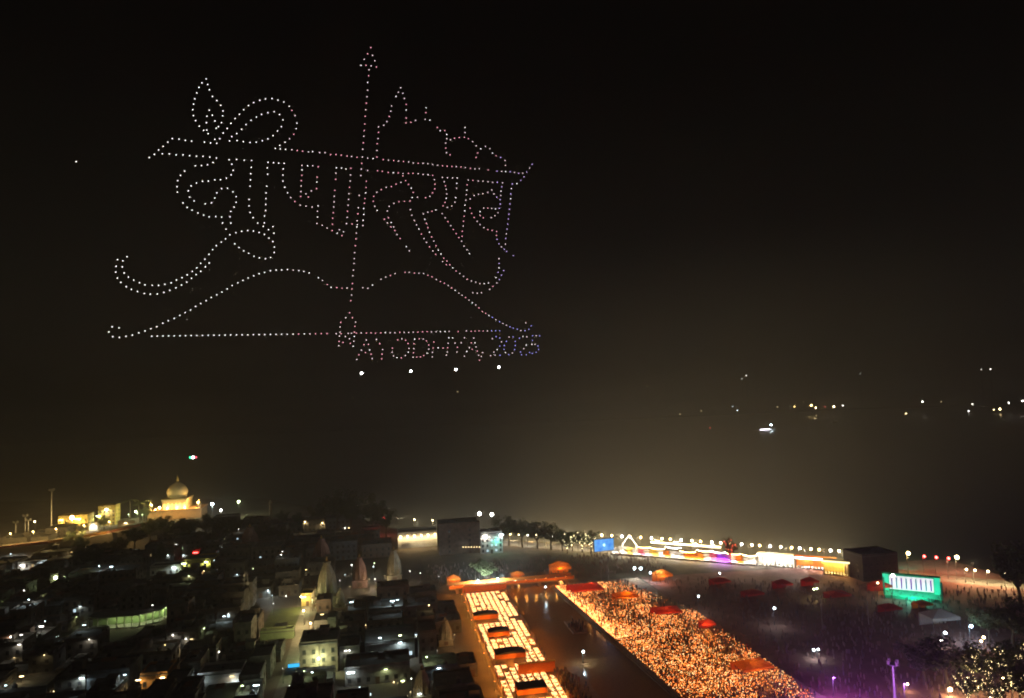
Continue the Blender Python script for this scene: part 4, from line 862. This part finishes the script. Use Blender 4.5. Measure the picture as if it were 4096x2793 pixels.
# lone floodlights over the plaza and canal
for px, py, c, pw, r, z, lab in [(2330, 2597, COOL, 500, .4, 5, 'bluish lamp on a pole standing in the dark canal'), (3092, 2425, COOL, 700, .45, 8, 'bluish white lamp alone over the dark plaza'), (2790, 2378, COOL, 400, .35, 8, 'bluish lamp just beyond the right terrace'),
        (3876, 2495, (.45, .7, 1), 3000, .5, 7, 'strong blue-white lamp lighting the trees by the plaza'), (3772, 2522, COOL, 600, .5, 6, 'white banner lamp beside the pale arched tent'), (3757, 2553, WHITE, 300, .4, 5, 'dim white lamp below the banner lamp'), (3925, 2540, WARM, 300, .45, 6, 'warm lamp under the dark plaza trees'), (3915, 2555, WARM, 200, .4, 6, 'small warm lamp under the dark plaza trees'),
        (3248, 2590, COOL, 300, .4, 4, 'white lamp of a vehicle group in the plaza crowd'), (3266, 2588, COOL, 200, .35, 4, 'second white lamp of a vehicle group in the plaza crowd'), (2535, 2267, COOL, 1500, .6, 7, 'twin bluish floodlight near the promenade, left one'), (2560, 2268, COOL, 1500, .6, 7, 'twin bluish floodlight near the promenade, right one'),
        (2598, 2285, COOL, 600, .45, 6, 'lone white lamp beside the twin floodlights'), (2635, 2282, (.7, .7, 1), 600, .4, 6, 'pale violet lamp beside the twin floodlights'), (2875, 2287, WHITE, 200, .35, 6, 'small white lamp below the purple stall'), (2180, 2342, COOL, 200, .3, 5, 'white lamp at the right foot of the footbridge'), (3250, 2350, GREENISH, 200, .35, 6, 'greenish lamp by the pillared pavilion'), (3262, 2348, GREENISH, 150, .35, 6, 'second greenish lamp by the pillared pavilion'),
        (3505, 2325, WARM, 200, .35, 9, 'warm lamp on the corner of the dark square building'), (3565, 2295, WHITE, 600, .7, 12, 'white lamp between the dark square building and the stage'), (3620, 2725, WARM, 260, .35, 3, 'warm lamp under the huge dark tree'), (3790, 2745, WARM, 900, .6, 3, 'bright warm lamp at the foot of the huge dark tree'), (3615, 2725, PURPLE, 8000, .22, 10, 'purple floodlight over the near plaza'), (3470, 2800, PURPLE, 10000, .22, 9, 'purple floodlight at the foot of the plaza'), (3330, 2700, PURPLE, 7000, .18, 9, 'purple floodlight beside the right terrace')]:
    q = G(px, py, z); k = dict(NAMES); NAMES[c] = 'lit'; street_lamp(Vector((q.x, q.y, 0)), z, c, pw, r, 12 if c == PURPLE else 25, '', lab, 'lone lamps of the plaza and park', up=True); NAMES.clear(); NAMES.update(k)
for i, px in enumerate((3860, 3905, 3950, 4000, 4050, 4090)):
    q = G(px, 2700 + (i % 3) * 40, 5); street_lamp(Vector((q.x, q.y, 0)), 5, WARM, 700, .3, 25, 'among the golden fairy-lit trees')
# two thin gantries on the plaza
for px, a, c in ((3290, 2390, 2520), (3475, 2405, 2500)):
    p = G(px, c); h = height(px, a, p); t = thing('gantry', 'thin pale cable gantry pole on the plaza with a sloping stay', 'pole', p, 0, 'thin gantry poles on the plaza')
    m = MB(); m.tube((0, 0, 0), (0, 0, h), .14, n=6); m.obj('pole', conc, t); m = MB(); m.tube((0, 0, h), (-14, 5, h + 5), .1, n=5); m.obj('stay', conc, t)
# ------------------------------------------------------------------ river: boats and the far bank
def boat(p, L, label, lit=True, rz=.2):
    t = thing('boat', label, 'boat', p, rz); m = MB(); N = 9; k = 0
    prof = [(-.5, .55), (-.4, .9), (-.2, 1), (.1, 1), (.3, .85), (.42, .5), (.5, .04)]
    for i, (u, b_) in enumerate(prof):
        for w_, z in ((-b_, 1.3 + .5 * max(0, u)), (-b_ * .7, -.4), (b_ * .7, -.4), (b_, 1.3 + .5 * max(0, u))): m.v.append((u * L, w_ * L * .12, z))
    for i in range(len(prof) - 1):
        for j in range(3): m.f.append((i * 4 + j, i * 4 + j + 1, i * 4 + j + 5, i * 4 + j + 4)); m.m.append(0)
        m.f.append((i * 4 + 3, i * 4, i * 4 + 4, i * 4 + 7)); m.m.append(0)
    m.f.append((0, 1, 2, 3)); m.m.append(0); m.obj('hull', whitewash, t)
    m = MB(); m.box(-L * .3, L * .15, -L * .08, L * .08, 1.2, 3.4); m.obj('cabin', whitewash, t); m = MB(); m.box(-L * .34, L * .2, -L * .1, L * .1, 3.4, 3.7); m.obj('canopy', cloth('white'), t)
    if lit:
        m = MB(); m.box(-L * .3, L * .15, -L * .085, -L * .08, 1.8, 3.0); m.obj('lit_window', emit('boat_win', (.9, .85, 1), 14), t)
        m = MB(); m.tube((L * .3, 0, 1.2), (L * .3, 0, 11), .15, n=6); m.obj('lamp_pole', metal_d, t); link('lamp_head', head_mesh('globe', COOL, 60, 1.6), t, (L * .3, 0, 11)); glow(t, (L * .3, -2, 9), 9000, COOL, .5)
    return t
q = G(3060, 1722, -4); boat(Vector((q.x, q.y, -4)), 58, 'white excursion boat with bright cold lights far out on the river')
q = G(3340, 1692, -4); boat(Vector((q.x, q.y, -4)), 16, 'dim unlit boat lying off the far bank', False)
for px, py, c, r, s in [(2720, 1657, WARM, 1.6, 6), (2805, 1645, WARM, 1.4, 6), (2930, 1626, COOL, 2.0, 3), (2950, 1642, COOL, 1.8, 12), (3110, 1628, WARM, 1.5, 6), (3178, 1627, SODIUM, 2.0, 16), (3245, 1622, SODIUM, 3.2, 40), (3263, 1631, WARM, 2.4, 40), (3335, 1627, WARM, 2.8, 40), (3372, 1623, WHITE, 2.2, 12), (3300, 1628, RED, 1.6, 6), (3690, 1607, WHITE, 2.6, 16), (3625, 1655, WARM, 1.8, 22),
        (3890, 1617, WHITE, 2.2, 10), (3875, 1645, WHITE, 2.0, 14), (3975, 1639, WARM, 1.8, 20), (4000, 1637, WARM, 2.8, 40), (4035, 1612, WHITE, 2.2, 18), (4090, 1604, WHITE, 2.4, 18), (2840, 1712, RED, 1.0, 6), (2985, 1503, WHITE, 2.6, 3), (2968, 1515, WHITE, 1.8, 3), (3440, 1495, WHITE, 2.0, 1.5), (3962, 1477, WHITE, 2.8, 4), (3925, 1478, WHITE, 2.0, 2), (3765, 1608, WARM, 1.6, 4), (1410, 1590, WARM, 2.0, 2), (1830, 1568, WARM, 2.0, 2), (2590, 1545, WARM, 1.8, 3)]:
    d = ray(px, py); u = d.normalized(); rng = 2250.0; t_ = rng / u.xy.length; z = CH + u.z * t_
    if z < 4: t_ = (2.0 - CH) / u.z
    P = Vector((u.x * t_, u.y * t_, 0)); z = CH + u.z * t_
    far = P.length > 2060; g = -1 if far else -4
    t = thing('shore_light' if far else 'river_buoy', 'distant %s light on a thin mast %s' % (NAMES[c], 'on the far bank' if far else 'on the dark river'), 'light', (P.x, P.y, g), 0, 'distant lights across the river')
    m = MB(); m.lathe([(.9, 0), (.8, 1.0), (.3, 1.2), (.2, max(2, z - g - r * .5))], 6); m.obj('mast', metal_d, t); link('lamp_head', head_mesh('globe', c, s * 1.3, r * .75), t, (0, 0, z - g))

# ------------------------------------------------------------------ the drone figure in the sky
FIG = []                                     # (figure part, origin x, origin y, zoom, "x,y x,y ...") read off enlargements of the photograph
def fig(part, ox, oy, z, s): FIG.extend((part, ox + float(a) / z, oy + float(c) / z) for a, c in (q.split(',') for q in s.split()))
A_, B_, C2, D_, E_, F_, G_, H_ = (400, 150, 2.582), (1300, 150, 2.582), (400, 700, 2.264), (1300, 700, 1.864), (650, 620, 3.602), (1080, 600, 4.402), (1450, 640, 3.32), (1320, 1220, 2.582)
fig('lamp flame', *A_, '1097,430 1053,470 1022,517 1000,574 979,635 966,690 958,747 965,808 987,860 1025,916 1070,960 1103,958 1117,995 1112,487 1130,541 1162,610 1207,652 1248,702 1271,760 1266,811 1255,881 1223,922 1200,938 1128,752 1160,804 1104,814 1187,864 1099,881 1273,988 1236,1047 1187,1053')
fig('leaf loop', *A_, '1314,941 1352,888 1395,838 1440,794 1484,747 1534,704 1587,674 1650,650 1709,635 1776,632 1838,647 1899,668 1953,710 1981,754 2014,808 2034,886 2026,943 2001,1000 1957,1046 1911,1083 1857,1115 1811,1147 1361,1025 1412,993 1463,950 1508,900 1560,857 1616,823 1669,795 1734,778 1799,768 1854,797 1890,853 1873,922 1833,966 1787,1015 1734,1048 1677,1068 1614,1083 1550,1085 1480,1077 1416,1065 1338,1069 1079,1081 1142,1090 1206,1094')
fig('left hook of the top bar', *A_, '747,1046 816,1051 881,1064 946,1071 701,1082 652,1125 606,1163 562,1208 509,1241 644,1203 716,1204 787,1214 858,1213 926,1222 997,1226 1064,1228 1134,1236 1203,1246 1168,1292 1110,1316 1048,1323 985,1326')
fig('top bar', *A_, '1862,1152 1917,1157 1981,1160 2037,1168 2093,1175 2154,1183 2196,1179 2268,1190 2324,1190')
fig('top bar', *B_, '58,1211 113,1210 168,1216 228,1226 275,1230 331,1238 386,1236 440,1247 496,1251 536,1236 602,1263 655,1268 709,1272 761,1277 810,1282 864,1287 912,1298 963,1300 1013,1301 1063,1304 1113,1312 1163,1320 1214,1327 1262,1330 1311,1333 1356,1335 1405,1338 1450,1345 1502,1352 1548,1360 1594,1357 1686,1369 1777,1382 1825,1384 1867,1386 1912,1387 1957,1394 2000,1403 2042,1403 2083,1391 2114,1349 2139,1310 2055,1440 2023,1477 1983,1510')
fig('arrow', *B_, '473,105 440,170 491,186 405,227 514,242 371,289 424,288 477,295 531,305 455,334 451,397 440,465 440,546 433,613 427,679 421,748 415,815 411,894 406,962 400,1021 396,1090 390,1155 379,1300 375,1360 370,1427')
fig('temple outline', *B_, '782,520 758,566 805,577 734,610 820,631 688,708 679,763 839,692 839,750 663,817 639,870 607,908 839,833 837,883 888,877 935,857 553,925 553,981 549,1046 539,1099 537,1167 1044,727 1042,776 1035,846 1083,855 1160,931 1190,964 1237,962 1258,1002 1258,1046 1247,1091 1247,1144 1255,1190 1292,1212 1295,1057 1338,1042 1387,1034 1440,1033 1447,931 1447,983 1481,1046 1525,1076 1562,1120 1609,1151 1577,1194 1560,1239 1657,1126 1702,1150 1731,1195 1767,1222 1814,1239 1860,1271 1864,1322')
fig('first big letter', *E_, '960,70 1068,66 1178,77 1284,80 1000,134 1018,222 989,288 922,336 836,358 754,361 661,378 577,381 490,406 413,446 372,518 390,607 456,663 616,706 706,691 754,621 783,547 852,486 937,482 1014,533 1062,603 1061,682 1030,752 984,815 972,890 985,983 319,234 260,297 219,371 209,458 214,536 295,692 355,757 427,796 509,836 593,867 674,893 767,887 852,896 866,983 914,1070 970,1150 909,1210 847,1257 776,1308 723,1366 670,1432 611,1503 551,1563 1280,179 1271,272 1268,361 1262,450 1248,642 1248,735 1262,829 1305,904 1372,982 1451,1028 1528,1079 1590,1033 1605,1128 1520,106 1601,112 1675,118 1752,122 1511,188 1515,278 1502,452 1492,548 1491,630 1487,713 1486,801 1470,881 1467,980')
fig('ring of the first letter', *E_, '1058,1122 1140,1101 1227,1090 1310,1097 1392,1118 1468,1148 1533,1198 1590,1248 1612,1327 1609,1406 1558,1476 1484,1496 1395,1484 1318,1461 1242,1417 1170,1383 1102,1334 1042,1282')
fig('second big letter', *E_, '1740,202 1736,290 1735,378 1762,466 1802,547 1848,615 1907,672 1985,724 2067,738')
fig('second big letter', *F_, '563,274 662,280 752,278 849,298 565,352 562,448 551,541 547,635 545,733 541,820 632,776 676,830 729,722 820,682 825,567 830,480 743,1008 847,987 837,1080 837,1183 826,1295 920,1328 1005,1375 1095,1420 1183,1468 1268,1510 1295,1440 1222,1405 1100,1310 1102,1202 1115,1107 1123,1005 1127,914 1131,817 1142,712 1157,517 1160,410 1171,316 1260,320 1337,337 1423,325 1418,442 1412,549 1401,660 1390,774 1384,873 1376,975 1366,1080 1360,1188 1347,1298 1446,1306 1537,1318 1636,1332')
fig('arrow', *F_, '1640,1240 1652,1138 1650,1033 1664,938 1672,857 1684,757 1692,664 1698,550 1570,801 1555,1020 1548,1125 1535,1248 1530,1355 1522,1465 1512,1568')
fig('third big letter', *G_, '68,140 200,145 264,150 341,167 409,171 475,173 539,180 611,178 670,178 738,184 805,192 870,196 932,206 955,262 962,323 960,385 930,438 895,484 838,503 730,495 660,500 535,213 573,275 510,298 612,325 648,375 672,433 445,322 383,355 315,364 250,395 190,430 150,484 143,550 163,615 195,670 632,546 557,551 484,556 416,577 355,618 330,678 345,770 290,788 330,837 380,832 375,888 415,890 430,938 458,990 500,1043 583,1152 623,1207')
fig('fourth big letter', *G_, '637,661 655,735 688,804 718,862 749,918 782,985 817,1045 850,1095 890,1155 935,1210 973,1255 973,665 923,683 867,695 808,718 828,790 848,845 868,900 890,960 918,1022 947,1080 977,1140 1008,1200 1042,1250 1062,233 1128,238 1197,240 1257,240 1252,312 1250,375 1085,290 1103,345 1112,391 1120,452 1112,510 1095,565 1070,610 1127,630 1186,612 1226,560 1238,500 1058,713 1098,768 1135,820 1172,874 1208,925 1245,980 1280,1032 1323,1015 1326,948 1337,880 1343,815 1350,748 1357,676 1360,602 1372,535 1380,462 1385,402 1390,332 1405,268 1316,1080 1348,1146 1387,1193 1420,1245')
fig('last big letter', *G_, '1467,272 1537,280 1600,282 1667,290 1728,298 1790,298 1860,305 1850,358 1840,415 1836,473 1828,528 1830,585 1817,643 1797,702 1758,742 1710,766 1605,770 1562,742 1562,688 1610,640 1665,640 1715,645 1767,652 1430,518 1480,473 1540,457 1600,448 1665,433 1718,400 1747,453 1783,495 1428,642 1450,710 1483,766 1522,818 1560,858 1612,900 1665,926 1722,938 1782,950 1778,1003 1787,1055 1813,1115 1845,1155 1882,1188 1915,1217 2003,1270 1990,320 1978,383 1970,452 1968,518 1958,585 1952,655 1945,722 1938,785 1930,853 1920,918 1910,982 1903,1043 1898,1118')
fig('right swoosh', *D_, '885,621 910,643 877,647 905,670 930,670 953,693 977,717 1005,735 1033,757 1060,777 1092,791 1123,800 1155,811 1187,811 1220,806 1252,830 1281,806 1300,780 1316,747 1332,713 1290,727 1275,766 1298,693 1298,660 1297,625 1228,853 1167,879 1135,882 1103,879')
fig('bow', *D_, '17,817 45,838 88,840 127,845 165,843 200,850 282,841 320,845 354,822 418,778 452,762 488,750 522,736 597,727 628,727 667,732 700,733 735,736 767,749 798,760 829,780 860,795 890,808 918,825 944,843 971,862 998,882 1022,898 1048,914 1074,934 1098,953 1124,970 1148,992 1173,1018 1198,1032 1222,1049 1248,1062 1274,1080 1301,1095 1327,1108 1353,1121 1379,1133')
fig('arrow', *D_, '226,528 221,580 219,624 217,660 212,710 207,752 204,810 198,896 192,938')
fig('arrow fletching', *H_, '202,82 161,133 231,131 111,180 264,178 104,228 258,222 103,282 115,298 188,295 222,293 252,282 272,292 64,298 98,322 158,327 201,348 250,325 94,378 135,387 246,375 90,422 210,397 240,427')
fig('bowstring', *H_, '322,290 375,291 424,290 470,292 524,289 571,286 622,287 670,288 720,284 766,284 813,285 860,281 908,281 956,278 1003,276 1048,279 1097,278 1140,277 1188,276 1231,274 1323,274 1408,269 1458,272 1498,270 1540,268 1582,269 1625,268 1668,267 1710,268 1752,267')
fig('bow', *H_, '1893,240 1935,250 1972,266 2014,267 2055,252 2080,218 2022,186')
fig('bow', *C2, '110,1376 172,1386 80,1422 115,1465 176,1472 235,1462 293,1451 351,1431 408,1413 461,1393 515,1375 569,1343 619,1321 672,1299 723,1273 771,1247 820,1224 866,1191 913,1165 961,1139 1008,1110 1057,1086 1104,1061 1152,1032 1197,1002 1248,977 1294,956 1342,934 1392,915 1441,895 1491,884 1543,868 1595,862 1645,861 1698,857 1749,862 1800,866 1846,874 1895,888 1978,932 2015,956')
fig('bowstring', *C2, ' '.join('%d,%d' % (468 + i * 51.2, 1461 - i * .75) for i in range(32)))
fig('left swoosh', *C2, '245,741 207,779 202,833 218,888 257,926 305,953 358,977 407,996 473,1000 531,1001 587,991 645,977 693,952 742,931 790,905 836,874 877,842 159,768 146,828 142,880 157,934 189,973 238,1012 284,1037 340,1056 401,1074 455,1080 519,1078 578,1064 631,1045 687,1023 738,998 785,971 829,936 870,902 912,873 954,832 989,798')
fig('small lettering under the bow', *H_, '480,357 515,402 543,462 537,508 534,556 375,363 351,410 397,408 408,466 425,509 436,554 325,467 366,492 298,515 277,565 700,361 742,350 780,366 806,399 816,449 809,488 778,523 736,547 692,545 655,527 641,489 645,446 875,355 921,351 963,352 996,372 1020,414 1020,457 1003,499 968,523 935,538 896,540 858,541 862,495 866,452 868,402 1072,382 1066,445 1058,490 1056,537 1117,443 1168,445 1220,397 1215,443 1213,488 1202,520 1228,340 1266,340 1290,394 1315,438 1311,486 1355,391 1388,340 1484,343 1460,392 1497,392 1440,440 1469,459 1508,435 1412,481 1388,530 1521,478 1578,493 1535,520 1563,533 1543,570')
fig('number under the bow', *H_, '1677,350 1716,327 1753,342 1772,382 1754,425 1727,461 1693,487 1658,525 1706,520 1757,520 1850,331 1890,331 1822,376 1800,420 1797,459 1811,492 1845,513 1884,497 1906,461 1915,420 1913,377 1956,343 1993,327 2033,330 2027,415 2001,452 1968,487 1978,515 2027,515 2093,319 2130,319 2165,320 2092,367 2085,407 2117,407 2148,425 2153,460 2130,490 2090,502 2062,492')
def drone_frame(m, c=(0, 0, 0), mi=0):
    x, y, z = c; m.box(x - .12, x + .12, y - .12, y + .12, z - .04, z + .05, mi)
    for a in range(4):
        b_ = R(45 + 90 * a); ex, ey = x + .32 * math.cos(b_), y + .32 * math.sin(b_); m.tube((x, y, z), (ex, ey, z), .02, n=3, m=mi); m.lathe([(.17, .05), (.17, .065)], 6, (ex, ey, z), mi)
body_m = mat('drone_plastic', (.04, .04, .045), .5)
m = MB(); drone_frame(m, (0, 0, .28)); DR = m.mesh('show_drone', body_m)
LED = {}
def led_kind(px, py):
    u = (px - 430) / 1730; r_ = random.random()
    if py > 1230 and px > 1960 and r_ < .6: return 'blue'
    if u > .9 and r_ < .55: return 'violet'
    if u > .42 and r_ < .42: return 'pink'
    if u > .42: return 'pale rose' if r_ < .85 else 'white'
    return 'white'
LC = {'white': ((1, .97, .9), 3.9), 'pale rose': ((1, .8, .78), 3.0), 'pink': ((1, .42, .48), 3.2), 'violet': ((.68, .5, 1), 3.0), 'blue': ((.4, .38, 1), 3.0)}
for k, (c, s) in LC.items():
    m = MB(); m.ball((0, 0, 0), .2, 8, 6); LED[k] = m.mesh('light', emit('led_' + k.replace(' ', '_'), c, s))
def drone_at(px, py, off=0.0):
    return Vector((0, 0, CH)) + ray(px, py) * (300 + 90 * (px - 430) / 1730 + off)
FIG.sort(key=lambda f: f[1]); rest = MB(); KS = list(LC)
for i, (part, px, py) in enumerate(FIG):
    p = drone_at(px, py, random.uniform(-.6, .6)); k = led_kind(px, py)
    if i < 300:
        t = link('show_drone', DR, None, p); tag(t, 'hovering drone with %s light, one dot of the %s' % (k, part), 'drone', 'drones drawing the ' + part); link('light', LED[k], t)
    else:
        drone_frame(rest, p + Vector((0, 0, .28)), 5); rest.ball(tuple(p), .2, 6, 4, KS.index(k))
tag(rest.obj('show_drones', [MATS['led_' + k.replace(' ', '_')] for k in KS] + [body_m]), 'rest of the glowing drone swarm drawing the right half of the figure', 'drone swarm', None, 'stuff')
print('drones', len(FIG))
m = MB(); m.ball((0, 0, 0), .38, 10, 6); big = m.mesh('light', emit('led_bright', (1, 1, .97), 22))
for px, py in ((326, 705), (835, 685), (1300, 668), (1743, 643)):
    t = link('show_drone', DR, None, drone_at(1320 + px / 2.582, 1220 + py / 2.582)); t.scale = (1.6,) * 3; tag(t, 'bright white drone of the level row of four below the lettering', 'drone', 'four bright drones below the lettering'); link('light', big, t); glow(t, (0, -1, -.6), 300, WHITE, .3)
t = link('show_drone', DR, None, drone_at(305, 647)); tag(t, 'lone white-lit drone off to the side of the bow', 'drone'); link('light', LED['white'], t)
t = link('survey_drone', DR, None, Vector((0, 0, CH)) + ray(772, 1830) * 260); t.scale = (1.8,) * 3; tag(t, 'single drone with white, green and red lights above the domed temple', 'drone')
for x, c, s, r_ in ((0, (.95, 1, .95), 12, .3), (-.55, (.05, 1, .4), 3, .22), (.55, (1, .08, .12), 3, .22)): m = MB(); m.ball((x, 0, 0), r_, 8, 5); m.obj('light', emit('nav_%.2f' % c[0], c, s), t)

# ------------------------------------------------------------------ haze
m = MB(); m.box(-9100, 9100, -2100, 9100, -7, 300); hz = m.mesh('haze', [])
hm = bpy.data.materials.new('haze'); hm.use_nodes = True; n = hm.node_tree; n.nodes.clear(); ou = n.nodes.new('ShaderNodeOutputMaterial'); pv = n.nodes.new('ShaderNodeVolumePrincipled')
pv.inputs['Color'].default_value = (.93, .9, .83, 1); pv.inputs['Density'].default_value = HAZE; pv.inputs['Anisotropy'].default_value = .0; n.links.new(pv.outputs[0], ou.inputs['Volume'])
hz.materials.append(hm); tag(link('haze', hz), 'thin smoky night haze over the town and river', 'haze', None, 'stuff')
